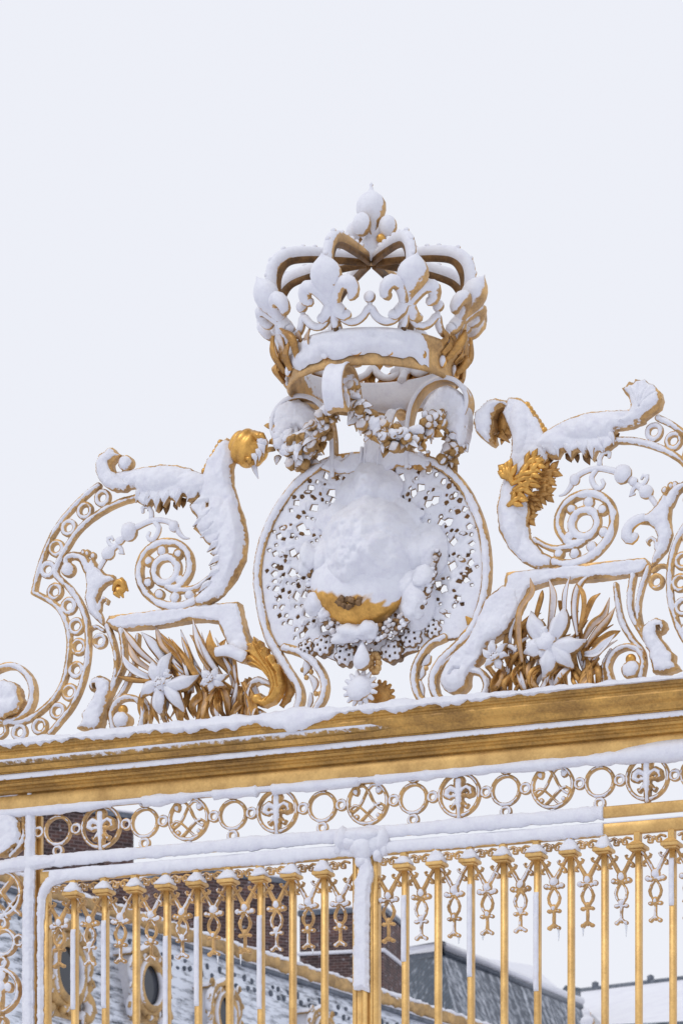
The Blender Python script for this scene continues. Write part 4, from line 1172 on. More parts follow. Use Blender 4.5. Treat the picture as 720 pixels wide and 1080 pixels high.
# visible v of an edge = v + .232*c ; profile in (c, level v)
prof = [(35, 757), (35, 761), (33.5, 761.5), (33.5, 763.5), (31.5, 764.5), (31.5, 766), (32.3, 768.5), (31.5, 771), (28.5, 774), (24.5, 776.5), (22, 780), (21.3, 783), (19, 783.5), (18.5, 785), (20.5, 786.5), (20.5, 791.5), (16, 792), (16, 794), (17.5, 795), (16.5, 797.5), (13, 798), (13, 800), (10.5, 801), (10.5, 804), (6, 805), (6, 817), (-8, 817), (-8, 757)]
prof = [(c, v) for c, v in prof]
# shift so that projected rows fall where the photograph has them
prof = [(c, v+.232*c*0+0) for c, v in prof]
d = M3(); sweep(d, prof, A0, A1, 6, snow=.05)
cm = part('moulding', d.build('moulding', G, CN, [M_COR], smooth=False), CN)
# fascia below, brighter gilt
d = M3(); d.box(A0, A1, lev(820.5), lev(806.5), 5, 8.4, snow=0)
part('fascia', d.build('fascia', G, CN, [M_BAR]), CN)
d = M3(); d.box(A0, A1, lev(824.5), lev(818), -6, 3, snow=.9)
part('soffit_rail', d.build('soffit_rail', G, CN, [M_ORN]), CN)

# snow lying on the cornice ---------------------------------------------------
def snowbank(name, label, a0, a1, prof_fn, n=420, m=14, seed=0, mat=None):
    V = []; Fc = []
    for i in range(n+1):
        a = a0+(a1-a0)*i/n
        for p in prof_fn(a): V.append((a, lev(p[1]), p[0]))
    m = len(prof_fn(a0))
    for i in range(n):
        for j in range(m): Fc.append([i*m+j, i*m+(j+1) % m, (i+1)*m+(j+1) % m, (i+1)*m+j])
    Fc.append(list(range(m))); Fc.append([n*m+j for j in reversed(range(m))])
    o = thing(name, label, 'snow', G, ((a0+a1)/2, lev(780), 0))
    o['kind'] = 'stuff'
    d = M3(); d.add(V, Fc)
    part('snow', d.build('snow', G, o, [mat or M_SNOW]), o)
    return o
def bank(a):
    n1 = float(fbm(a/34., 3, 3)); n2 = float(fbm(a/11., 8, 3)); n3 = float(fbm(a/5., 15, 2))
    hgt = 8.5+4*n1+2.0*n2
    hump = 8*math.exp(-((a+78)/30)**2)+4*math.exp(-((a+250)/25)**2)
    droop = max(0, 3.0+6*n1+5.5*n2+2*n3)+13*math.exp(-((a+75)/34)**2)
    if a > 170: droop *= max(.1, 1-(a-170)/60.); hgt *= .9
    hgt += hump*.5
    pts = []
    for k in range(11):          # front lip to the back, over the top
        t = k/10; th = math.pi*(t)
        c = 14+24*math.cos(th); v = 757-(hgt+2*float(fbm(a/9., k*.7, 2)))*math.sin(th)**.55
        pts.append((c, v))
    pts = [(35.5, 757+droop), (38.5+1.5*n3, 757+droop*.7), (39.5+1.5*n2, 757+droop*.25)] + pts
    pts += [(-10, 758)]
    return pts
snowbank('snow_bank', 'thick uneven snow lying along the top of the gilded cornice and drooping over its edge', A0, A1, bank)
def ledge(a):
    n1 = float(fbm(a/40., 30, 3)); n2 = float(fbm(a/9., 33, 2))
    t = 4.6+1.6*n1+.8*n2
    t = max(.1, t-4.3)
    return [(20, 791.8+.3*n2), (20.8+t*.25, 791.4), (21+t*.5, 789), (20.8+t*.3, 786.6-t*.3), (19.5, 785.6-t*.4), (18.8, 784.6-t*.2), (18.6, 785.5)]
snowbank('snow_strip', 'thin line of snow caught along the lower moulding of the cornice', A0, A1, ledge, mat=M_FROST)
def streak(a):
    n1 = float(fbm(a/60., 50, 3)); n2 = float(fbm(a/12., 53, 2))
    t = max(.05, 1.4+4*n1+1.5*n2)
    k = 1 if a < 10 else max(.02, 1-(a-10)/60.)
    t *= k
    s_ = 1.5*n1
    w_ = 5*(1-k)
    return [(c_-w_, v_) for c_, v_ in [(30.2, 771.2), (31.0+t*.2, 771.6), (29.4+t*.35, 774), (26.0+t*.35, 776.6+t*.12), (23.6, 778.0+t*.1), (23.4, 776.4)]]
snowbank('snow_streak', 'broken streak of snow stuck on the upper curve of the cornice', A0, 75, streak, mat=M_FROST)
def under(a):
    n1 = float(fbm(a/22., 70, 3)); n2 = float(fbm(a/8., 73, 2))
    t = 4.5+2.6*n1+1.4*n2+4.5/(1+math.exp(-(a-270)/12))
    up = 3.0+9/(1+math.exp(-(a-290)/12))
    on = 1.0
    for (x0, x1) in ((-300, -262), (-128, -112), (-12, 8), (-205, -180)):
        if x0 < a < x1: on = .25
    if a < -262: t *= .9
    return [(3, 821-up*.3), (6+t*.3*on, 820-up*.7), (8+t*.35*on, 824-up*.4), (7+t*.4*on, 824+t*.7*on), (3.5+t*.2, 825+t*1.0*on), (0, 824+t*.8*on), (0, 820)]
snowbank('snow_ridge', 'snow ridge stuck to the rail just under the cornice, above the ring frieze', A0, A1, under)

# ================================================================== FRIEZE
FR = thing('ring_frieze', 'openwork frieze of linked rings holding fleurs-de-lis and crossed monograms, under the cornice', 'frieze', G, (0, lev(886), 0))
def proto_mesh(rel, name, mat, fr=G):
    """a relief built around (0,0) so that copies can share it"""
    z = thing('tmp_'+name, 'x', 'x', fr, (0, 0, 0)); me = rel.build(name, fr, z, [mat]); bpy.data.objects.remove(z); return me
def at_local(o, root, a, b, c=0.0):
    l = G.loc([(a, b, c)])[0]; l0 = G.loc([(0, 0, 0)])[0]
    o.location = Vector((float(x) for x in (l-l0)-(np.array(root['_l'])-l0)))
    o.location = Vector((l[0]-root['_l'][0], l[1]-root['_l'][1], l[2]-root['_l'][2]))
def mk_proto_rel(fn, mat, name, h=.6, back=-3, seed=0, lump=.3):
    r = Relief(h=h, back=back, seed=seed, lump=lump); fn(r)
    class Z(dict): pass
    return r.build(name, G, {'_l': (0, 0, EYE)}, [mat])
def ring_big(r): r.ring((0, 0), 24, 4.0, prof=2)
def ring_small(r): r.ring((0, 0), 16.8, 3.8, prof=2)
def ring_tiny(r): r.ring((0, 0), 6.6, 3.4, prof=1.8)
def fleur2d(r):
    r.poly([(0, 20), (4.5, 18.5), (6.5, 15), (6.2, 11), (5, 7), (4.4, 2.5), (-4.4, 2.5), (-5, 7), (-6.2, 11), (-6.5, 15), (-4.5, 18.5)], prof=4, R=5, T=1.5, smooth=True)
    for s_ in (1, -1):
        r.stroke([(0, 0), (4*s_, 4.5), (9*s_, 7), (13*s_, 4.5), (14*s_, 0), (10.5*s_, -2)], [6, 7, 8, 8.5, 8, 6], prof=3.5)
        r.stroke([(0, -4), (4.5*s_, -9), (8*s_, -13.5), (10*s_, -11.5)], [5, 4, 4.2, 2.5], prof=2.5)
    r.stroke([(0, 8), (0, -6), (0, -24)], [10, 9, 6.5], prof=4)
    r.stroke([(-7, -1.5), (7, -1.5)], 3.6, base=1.5, prof=2, smooth=False)
    r.stroke([(0, 20), (0, 25)], [4, 2.5])
def mono(r):
    for s_ in (1, -1):
        r.stroke([(-13*s_, 14), (-15*s_, 11), (-12*s_, 9), (-10*s_, 14), (-12*s_, 17), (-5*s_, 18), (1*s_, 12), (6*s_, 2), (12*s_, -6), (17*s_, -9), (20*s_, -5), (15*s_, -2), (9*s_, -4), (0, -12), (-5*s_, -17), (-8*s_, -19)], 2.7, prof=1.8, base=.6*s_)
        r.disc((-13*s_, 12), 4, base=0, prof=2.5)
        r.stroke([(-4*s_, 18), (-10*s_, 19), (-14*s_, 19)], [2.5, 2.5, 1.5], prof=1.5)
        r.disc((12*s_, -14), 2.4, prof=1.5)
m_big = mk_proto_rel(ring_big, M_ORN, 'large_ring'); m_sm = mk_proto_rel(ring_small, M_ORN, 'small_ring', seed=2); m_ti = mk_proto_rel(ring_tiny, M_ORN, 'link_ring', seed=3)
m_fl = mk_proto_rel(fleur2d, M_ORN, 'fleur_de_lis', seed=4, back=-3.5); m_mo = mk_proto_rel(mono, M_ORN, 'monogram', seed=5, back=-2.5)
FB = lev(846)
FA = -4.5
def put(me, name, root, a, b, c=0.0, rz=0):
    o = bpy.data.objects.new(name, me); COL.objects.link(o); o.parent = root if root.parent is None else root
    r0 = root_of(root)
    at_local(o, r0, a, b, c)
    if root is not r0:
        o.parent = root; o.location = o.location-root.location
    if rz: o.rotation_euler = (0, rz, 0)
    return o
for k in range(-3, 5):
    a = FA+103*k
    rg = put(m_big, 'large_ring', FR, a, FB, -1, rz=random.uniform(0, 6))
    rg.rotation_euler = (0, 0, 0)
    if k % 2: o = put(m_fl, 'fleur_de_lis', FR, a, FB, -1)
    else: o = put(m_mo, 'monogram', FR, a, FB, -1)
    for s_ in (-1, 1):
        put(m_ti, 'link_ring', FR, a+s_*29.7, FB, -1)
for k in range(-4, 5):
    a = FA+103*k+51.5
    if a < -375: continue
    put(m_sm, 'small_ring', FR, a, FB, -1)
    for s_ in (-1, 1): put(m_ti, 'link_ring', FR, a, FB+s_*22.3, -1)
for a in (FA-51.5-309-23,): put(m_ti, 'link_ring', FR, a, FB, -1)
d = M3()
for k in range(-3, 5):
    a = FA+103*k
    d.tube([(a-51.5, FB+27, -3), (a-51.5, FB+24, -3)], 3, n=6); d.tube([(a, FB-24, -3), (a, FB-27, -3)], 3.6, n=6)
part('lugs', d.build('lugs', G, FR, [M_ORN]), FR)
d = M3(); d.box(-372, A1, lev(884.5), lev(873), -2, 4.5, bev=.8, snow=.15)
part('bottom_rail', d.build('bottom_rail', G, FR, [M_BAR]), FR)

# ================================================================== GATE LEAVES
RB = 903.5   # bottom of the leaf's top rail
def pend(r):
    for s_ in (1, -1):
        r.stroke([(15*s_, -2), (11*s_, -8), (6*s_, -17), (1.5*s_, -25)], [3.2, 3.4, 4, 4.5], prof=2)
        r.stroke([(9*s_, -10), (6*s_, -9), (4.5*s_, -6.5), (6.3*s_, -5.5)], [2.6, 2.4, 2, 1.6])
        r.stroke([(9*s_, -12), (12.5*s_, -14.5), (13*s_, -17.5), (10.8*s_, -17.8)], [2.8, 2.6, 2.2, 1.8])
        r.disc((8.2*s_, -31.5), 3.2, 3, base=0, prof=2.6); r.disc((4.5*s_, -32.5), 2.6, 2.6, base=.3, prof=2)
        r.stroke([(1*s_, -34), (4.5*s_, -39), (6.2*s_, -44), (5.2*s_, -49), (1*s_, -54.5)], [2.6, 2.6, 2.8, 2.6, 3], prof=1.8)
        r.disc((5.2*s_, -57.5), 2.6, 2.1, base=0, prof=2)
        r.stroke([(0, -71), (4.6*s_, -75)], [3, 3.8], prof=2); r.disc((5*s_, -75), 2.4, 2.2, prof=2)
    r.disc((0, -27), 5, 5.5, base=.4, prof=3); r.stroke([(-8, -32), (8, -32)], 3, base=.2, prof=2, smooth=False)
    r.disc((0, -54.5), 3.4, 4, base=.2, prof=2.4); r.stroke([(0, -56), (0, -74)], 2.9, prof=2, smooth=False); r.stroke([(-5, -57.5), (5, -57.5)], 2.6, prof=2, smooth=False)
mp = [mk_proto_rel(pend, M_ORN, 'pendant', h=.5, seed=s_, back=-2.6, lump=.4) for s_ in (11, 12, 13, 17, 19, 23)]
def curls(r):
    for s_ in (1, -1):
        r.stroke([(11*s_, 1), (6.5*s_, 2.5), (2.2*s_, 0), (3*s_, -4), (6.5*s_, -4), (6.5*s_, -.8)], [2.6, 2.6, 2.8, 2.8, 2.6, 2], prof=1.8)
    r.disc((0, 0), 2.2, prof=2)
mc = mk_proto_rel(curls, M_ORN, 'curl_pair', h=.5, seed=15, back=-2.5)
# bar with its cap
zz = {'_l': (0, 0, EYE)}
d = M3(); d.box(-3.1, 3.1, -560, -7, -6, 2, bev=.5, snow=0); m_bar = d.build('bar', G, zz, [M_BAR])
def snow_patch(top, bot):
    d = M3(); V = []; Fc = []; n = 40; pr = [(-3.3, 0.2), (-3.2, 1.6), (-1.4, 2.9), (.6, 2.9), (2.0, 2.1), (2.3, 0.2)]
    for i in range(n+1):
        y = top+(bot-top)*i/n; e = min(1, i/2+.1, (n-i)/2+.1)
        for x, z in pr:
            V.append((x+.35*float(fbm(y/4, 3+top, 2))*(1 if x > 0 else .2), y, 2.0+z*e*(.8+.35*float(fbm(y/6, x+top, 2)))))
    m = len(pr)
    for i in range(n):
        for j in range(m-1): Fc.append([i*m+j, i*m+j+1, (i+1)*m+j+1, (i+1)*m+j])
    Fc.append(list(range(m))); Fc.append([n*m+j for j in reversed(range(m))])
    d.add(V, Fc); return d.build('snow_coat', G, zz, [M_SNOW])
d = M3(); d.box(-9.6, 9.6, -7.5, -3.5, -12, 8.5, bev=.8, snow=.2); d.box(-7, 7, -9.5, -7.5, -9, 6, bev=.5, snow=.1)
V = [(-9, -3.5, 8), (9, -3.5, 8), (9, -3.5, -11), (-9, -3.5, -11), (-3.4, 1, 4), (3.4, 1, 4), (3.4, 1, -7), (-3.4, 1, -7)]
d.add(V, [[0, 1, 5, 4], [1, 2, 6, 5], [2, 3, 7, 6], [3, 0, 4, 7], [4, 5, 6, 7]], .2)
d.box(-3.4, 3.4, 1, 10, -7, 2, snow=.1)
m_cap = d.build('cap', G, zz, [M_BAR], smooth=False)
def snow_cap(seed):
    d = M3(); rr = random.Random(seed); V = []; Fc = []
    n = 20; pr = [(10.0, -4.2), (11.0, -2.6), (10.2, -.5), (8.2, 2.5), (5.8, 5.8), (3.4, 9), (1.4, 11.6), (0, 12.4)]
    for r_, h_ in pr:
        for k in range(n):
            t = 2*math.pi*k/n; sq = 1/max(abs(math.cos(t)), abs(math.sin(t)))**.55
            q_ = r_*sq*(.93+.16*float(fbm(math.cos(t)*1.5+seed, math.sin(t)*1.5+h_*.1, 2)))
            V.append((q_*math.cos(t), h_+.8*float(fbm(k*.4+seed, h_, 2)), -1.5+q_*math.sin(t)))
    for i in range(len(pr)-1):
        for k in range(n): Fc.append([i*n+k, i*n+(k+1) % n, (i+1)*n+(k+1) % n, (i+1)*n+k])
    Fc.append(list(range(n)))
    d.add(V, Fc); return d.build('snow_cap', G, zz, [M_SNOW])
m_sc = [snow_cap(s_) for s_ in (1, 2, 3, 4)]

def leaf_gate(label, a_list, a0, a1, coats, bare_from=None, grp='the two leaves of the gate'):
    o = thing('gate_leaf', label, 'gate', G, ((a0+a1)/2, -YH*0-372, 0), grp)
    d = M3(); d.box(a0, a1, lev(RB), lev(890.5), -3, 4, bev=.8, snow=.15); d.box(a0+3, a1-3, lev(890.8), lev(889.2), -2, 3.6, bev=.3, snow=1)
    part('top_rail', d.build('top_rail', G, o, [M_BAR]), o)
    for k, a in enumerate(a_list):
        b = lev(RB)
        br = put(m_bar, 'bar', o, a, b-9, -1)
        cp = put(m_cap, 'cap', o, a, b-9, 3)
        if bare_from is None or a < bare_from:
            s_ = bpy.data.objects.new('snow_cap', m_sc[k % 4]); COL.objects.link(s_); s_.parent = cp; s_.scale = (random.uniform(.88, 1.08), 1, random.uniform(.72, 1.12)); s_.rotation_euler = (0, random.uniform(-.09, .09), 0)
        if k in coats:
            me = snow_patch(lev(coats[k][0])-b+9-.088*a*.0, lev(coats[k][1])-b+9)
            s_ = bpy.data.objects.new('snow_coat', me); COL.objects.link(s_); s_.parent = br
    return o
aL = [Q(u, 930)[0] for u in (79, 112, 144, 177, 209.5, 242.5, 275.5, 309, 342.5)]
aL = [-345.4+36.44*k for k in range(9)]
aR = [37.5+36.76*k for k in range(11)]
GL = leaf_gate('left leaf of the gate, gilded bars with snow-capped heads between the two posts', aL, Q(44, 890)[0], Q(374, 890)[0]-1,
               {0: (955, 1042), 1: (948, 1043), 3: (970, 1110), 4: (952, 1048), 6: (956, 1056), 2: (1200, 1205)}, None)
GR = leaf_gate('right leaf of the gate, its gilded bars running out of the picture', aR, Q(397, 890)[0]+1, 440,
               {0: (947, 1017), 2: (941, 1038), 4: (955, 1058), 8: (931, 980)}, Q(641, 880)[0])
# pendants and curls
for (root, al, ends) in ((GL, aL, (-1, 0)), (GR, aR, (-1, 0))):
    step = al[1]-al[0]
    xs = [al[0]-step/2]+[a+step/2 for a in al]
    for k, a in enumerate(xs):
        p = put(mp[(k*5+3) % 6], 'pendant', root, a, lev(RB)-15, -1)
        put(mc, 'curl_pair', root, a, lev(RB)-5.5, 2)
# stiles
def rpart(r, name, root, mat=M_ORN, label=None): return part(name, r.build(name, G, root, [mat]), root, label)
d = M3(); aS = Q(48, 1000)[0]
d.box(aS-4.5, aS+4.5, lev(1460), lev(893), -8, 2.5, bev=.8, snow=.1)
part('hinge_stile', d.build('hinge_stile', G, GL, [M_BAR]), GL)
r = Relief(seed=51, back=0, lump=.9)
r.stroke([Q(44.5, 1120), Q(44.5, 1000), Q(45, 958), Q(48, 940), Q(57, 929), Q(74, 924)], [7.5, 7.5, 9, 11, 13, 12], base=3, prof=3.5, T=1.5)
rpart(r, 'snow_coat', GL, M_SNOW)
d = M3()
for (u0, u1, sg, rt) in ((372.5, 383.5, 0, GL), (389.5, 398.8, 0, GR)):
    x0 = Q(u0, 1000)[0]; x1 = Q(u1, 1000)[0]-.0
    e = M3(); e.box(x0, x1, lev(1460), lev(893), -9, 3, bev=.8, snow=.1)
    e.box(x0+2.5, x0+5, lev(1460), lev(893), 3, 4.6, bev=.5, snow=.1)
    part('meeting_stile', e.build('meeting_stile', G, rt, [M_BAR]), rt)
e = M3(); x0 = Q(383.5, 1000)[0]+.4; x1 = Q(389.5, 1000)[0]-.4
e.box(x0, x1, lev(1460), lev(893), -7, 6.0, bev=.8, snow=.1)
part('cover_strip', e.build('cover_strip', G, GR, [M_BAR]), GR)
# its snow coat and capital of snow
def stilecoat():
    r = Relief(seed=52, back=0, lump=1.2, h=.8)
    r.poly([Q(*p) for p in ((375, 1046), (375, 1000), (375.5, 960), (376, 930), (379, 925), (381, 915), (380, 905), (386, 900), (393, 905), (395, 925), (392, 945), (391, 1000), (391, 1047), (383, 1044.5))], base=6, prof=3.5, R=5, T=1.5)
    return r
sb = thing('snow_crust', 'sheet of snow frozen down the face of the central meeting post', 'snow', G, (Q(384, 900)[0], lev(1046), 6)); sb['kind'] = 'stuff'
rpart(stilecoat(), 'snow', sb, M_SNOW)
d = M3(); rs = random.Random(3)
for (u, v, rx, ry, rz) in ((384, 882, 24, 9, 12), (362, 886, 9, 13, 9), (404, 886, 9, 13, 9), (384, 896, 13, 13, 11), (372, 890, 10, 9, 9), (396, 890, 10, 9, 9), (400, 902, 6, 9, 6), (406, 897, 6, 7, 6), (384, 908, 9, 9, 8), (358, 898, 5, 5, 6)):
    a, b = Q(u, v); d.ell((a, b, 4), (rx, ry, rz), 22, rough=.22)
sc_ = thing('snow_lump', 'big knobbly lump of snow on the head of the central meeting post', 'snow', G, (Q(384, 900)[0], lev(908), 4)); sc_['kind'] = 'stuff'
part('snow', d.build('snow', G, sc_, [M_SNOW]), sc_)

# snow on the two rails
def railsnow(v0, v1, seed, amp=1.0):
    def f(a):
        n1 = float(fbm(a/30., seed, 3)); n2 = float(fbm(a/9., seed+3, 3)); n3 = float(fbm(a/4., seed+8, 2))
        t = 4.6+1.6*n1+1.0*n2
        h = (v1-v0)/2; c = (v0+v1)/2+.6*n2
        out = []
        for k in range(9):
            g = -math.pi/2+math.pi*k/8
            out.append((3.2+t*math.cos(g)**.7 if math.cos(g) > 1e-6 else 3.2, c-(h+1.5*n1+.9*n2+.6*n3)*math.sin(g)))
        out += [(-6, v0-1.2), (-8, v0+1), (-8, v0+2)]
        return out
    return f
EU = Q(637, 880)[0]
snowbank('snow_on_rail', 'rounded snow coat on the rail along the bottom of the ring frieze', -372, EU, railsnow(872, 886.5, 101))
snowbank('snow_on_rail', 'rounded snow coat on the top rail of the gate leaves, just above the bar heads', -372, EU, railsnow(889.5, 903, 131))

# ================================================================== LEFT POST AND SIDE PANEL
PO = thing('gate_post', 'snow-coated square iron post at the left end of the gate', 'gate post', G, (Q(30, 900)[0], -372, 0))
d = M3(); x0, x1 = Q(26, 1000)[0], Q(36, 1000)[0]
d.box(x0, x1, -372, lev(826), -16, 2, bev=1, snow=.1); d.box(x1-.5, x1+4.2, -372, lev(826), -16, -9, bev=.6, snow=0)
part('shaft', d.build('shaft', G, PO, [M_BAR]), PO)
r = Relief(seed=61, back=0, lump=1.0)
r.stroke([Q(31, 1120), Q(31, 1000), Q(32, 930), Q(33, 880), Q(33.5, 838)], [13, 13, 12.5, 11, 10], base=3, prof=3, T=2)
r.stroke([Q(-20, 919), Q(10, 914), Q(30, 911), Q(60, 908)], [16, 15, 16, 11], base=3, prof=4, T=2)
r.stroke([Q(-20, 843), Q(10, 840), Q(36, 835)], [7, 8, 8], base=3, prof=3, T=1)
rpart(r, 'snow_coat', PO, M_SNOW)
PN = thing('side_panel', 'narrow lattice panel with rings and a fleur-de-lis, left of the post', 'side panel', G, (Q(0, 900)[0], lev(1080), 0))
r = Relief(seed=62, back=-6)
ax, bx = Q(1, 943)
r.ring((ax, bx), 26, 4.5)
r.stroke([Q(-20, 925), Q(-2, 938), Q(12, 955), Q(22, 965)], 3.6); r.stroke([Q(-22, 958), Q(-5, 948), Q(8, 933), Q(14, 925)], 3.6)
r.stroke([Q(-20, 940), Q(0, 955), Q(8, 968)], 3.2); r.stroke([Q(2, 968), Q(16, 950), Q(24, 940)], 3.2)
r.ring(Q(4, 994), 15.5, 4); r.ring(Q(20.5, 992), 7, 3.4); r.ring(Q(2, 974), 7, 3.4); r.ring(Q(2, 1015), 7, 3.4)
ax, bx = Q(-1, 1045)
r.ring((ax, bx), 25.5, 4.5)
for (u, v, w) in ((1, 1030, 7), (9, 1041, 5), (2, 1040, 6), (-8, 1041, 5)): r.disc(Q(u, v), w, w*1.2, base=0, prof=3)
r.stroke([Q(1, 1040), Q(1, 1070)], 5); r.ring(Q(2, 1078), 7, 3.4)
rpart(r, 'lattice', PN)
r = Relief(seed=63, back=-6, lump=1.3)
r.poly([Q(*p) for p in ((-20, 856), (0, 855), (14, 857), (23, 866), (24, 880), (20, 892), (8, 903), (-20, 905))], base=1, prof=6, R=9, T=4)
r.stroke([Q(25, 862), Q(26, 880), Q(22, 892), Q(12, 902)], [4, 5, 5, 5], base=1)
rpart(r, 'rosette', PN)
# left foot rosette scroll on the cornice
RO = thing('rosette_scroll', 'snow-clogged rosette inside a curling strap at the far left of the cornice', 'gate ornament', G, (Q(5, 760)[0], Q(5, 770)[1], 0))
r = Relief(seed=64, back=-9)
r.stroke([Q(-24, 740), Q(-14, 716), Q(-2, 705), (Q(14, 702)), Q(27, 710), Q(34, 725), Q(32, 743), Q(22, 756), Q(6, 762)], [7, 7, 7, 7, 7.5, 8, 8, 7.5, 7], prof=2.6)
rpart(r, 'strap', RO)
r = Relief(seed=65, back=-7, lump=1.6)
r.poly([Q(*p) for p in ((-12, 722), (0, 720), (8, 718), (18, 722), (24, 730), (26, 742), (20, 752), (8, 758), (-12, 760))], base=2, prof=7, R=9, T=4)
rpart(r, 'rosette', RO)

# ================================================================== ICICLES
def icicle(u, v, ln, c=1):
    a, b = u, v
    o = thing('icicle', 'tiny clear icicle dripping from a pendant tip between the bars', 'icicle', G, (a, b, c), 'icicles under the pendants')
    d = M3(); d.tube([(a, b+1, c), (a+.3, b-ln*.5, c), (a+.1, b-ln, c)], [1.5, .9, .25], n=6, snow=1)
    part('ice', d.build('ice', G, o, [M_ICE]), o)
M_ICE, nt, out = newmat('ice')
pb = nt.nodes.new('ShaderNodeBsdfPrincipled'); pb.inputs['Base Color'].default_value = (.85, .88, .93, 1); pb.inputs['Roughness'].default_value = .15; pb.inputs['Transmission Weight'].default_value = .6; pb.inputs['IOR'].default_value = 1.31
nt.links.new(pb.outputs[0], out.inputs[0])
for al, k, s_, ln in ((aR, 1, 1, 7), (aR, 2, -1, 5), (aR, 4, 1, 12), (aR, 5, -1, 9), (aR, 6, 1, 13), (aL, 4, 1, 9), (aL, 5, -1, 12), (aL, 7, 1, 6)):
    icicle(al[k]+(al[1]-al[0])/2+5*s_, lev(RB)-15-77, ln, -1)
# ================================================================== BACKGROUND
def quadmesh(name, V, Fc, mats, parent=None, mi=None, uv=None, smooth=False, origin=None):
    me = bpy.data.meshes.new(name); O = np.array(origin if origin is not None else (0, 0, 0))
    me.from_pydata([tuple(np.array(v)-O) for v in V], [], Fc)
    for m in mats: me.materials.append(m)
    if mi: me.polygons.foreach_set('material_index', np.asarray(mi, dtype=np.int32))
    me.update(); return me
def simple(name, col, rough=.8, noise=None, c2=None, sc_=4.0, bump=0):
    m, nt, out = newmat(name); p = nt.nodes.new('ShaderNodeBsdfPrincipled'); p.inputs['Roughness'].default_value = rough
    p.inputs['Base Color'].default_value = tuple(col)+(1,)
    if c2:
        g = nt.nodes.new('ShaderNodeNewGeometry'); n = nd(nt, 'ShaderNodeTexNoise', Scale=sc_, Detail=6.0, Roughness=.65); nt.links.new(g.outputs['Position'], n.inputs['Vector'])
        r = ramp(nt, n.outputs[0], [(.38, col), (.6, c2)]); nt.links.new(r.outputs[0], p.inputs['Base Color'])
        if bump: b = nd(nt, 'ShaderNodeBump', Strength=bump, Distance=.05); nt.links.new(n.outputs[0], b.inputs['Height']); nt.links.new(b.outputs[0], p.inputs['Normal'])
    nt.links.new(p.outputs[0], out.inputs[0]); return m
def slate(name, cover, dark=(.035, .05, .075), dark2=(.09, .11, .15), rows=.16, wid=.25, streak=1.0, m1=(.35, .5), m2=(3.2, .5), mixw=.55, soft=.03):
    """slates in UV metres, snow lodged in courses; cover 0..1"""
    m, nt, out = newmat(name); p = nt.nodes.new('ShaderNodeBsdfPrincipled'); p.inputs['Roughness'].default_value = .6
    uv = nt.nodes.new('ShaderNodeUVMap')
    br = nt.nodes.new('ShaderNodeTexBrick'); br.inputs['Scale'].default_value = 1; br.inputs['Brick Width'].default_value = wid; br.inputs['Row Height'].default_value = rows
    br.inputs['Mortar Size'].default_value = .012; br.inputs['Color1'].default_value = dark+(1,); br.inputs['Color2'].default_value = dark2+(1,); br.inputs['Mortar'].default_value = (.015, .02, .03, 1)
    nt.links.new(uv.outputs[0], br.inputs['Vector'])
    mp_ = nt.nodes.new('ShaderNodeMapping'); mp_.inputs['Scale'].default_value = (1/wid*m1[0], 1/rows*m1[1], 1); nt.links.new(uv.outputs[0], mp_.inputs[0])
    n = nd(nt, 'ShaderNodeTexNoise', Scale=1.0, Detail=4.0, Roughness=.65); nt.links.new(mp_.outputs[0], n.inputs['Vector'])
    big = nd(nt, 'ShaderNodeTexNoise', Scale=.5*streak, Detail=5.0, Roughness=.6); mb = nt.nodes.new('ShaderNodeMapping'); mb.inputs['Scale'].default_value = m2+(1,); nt.links.new(uv.outputs[0], mb.inputs[0]); nt.links.new(mb.outputs[0], big.inputs['Vector'])
    x = math_(nt, 'ADD', math_(nt, 'MULTIPLY', n.outputs[0], mixw), math_(nt, 'MULTIPLY', big.outputs[0], 1-mixw))
    r = ramp(nt, x, [((.5+(.5-cover)*.42)-soft, (0, 0, 0)), ((.5+(.5-cover)*.42)+soft, (1, 1, 1))])
    mx = nt.nodes.new('ShaderNodeMix'); mx.data_type = 'RGBA'; nt.links.new(r.outputs[0], mx.inputs[0]); nt.links.new(br.outputs[0], mx.inputs[6]); mx.inputs[7].default_value = (.74, .78, .86, 1)
    nt.links.new(mx.outputs[2], p.inputs['Base Color'])
    b = nd(nt, 'ShaderNodeBump', Strength=.5, Distance=.03); nt.links.new(r.outputs[0], b.inputs['Height']); nt.links.new(b.outputs[0], p.inputs['Normal'])
    nt.links.new(p.outputs[0], out.inputs[0]); return m
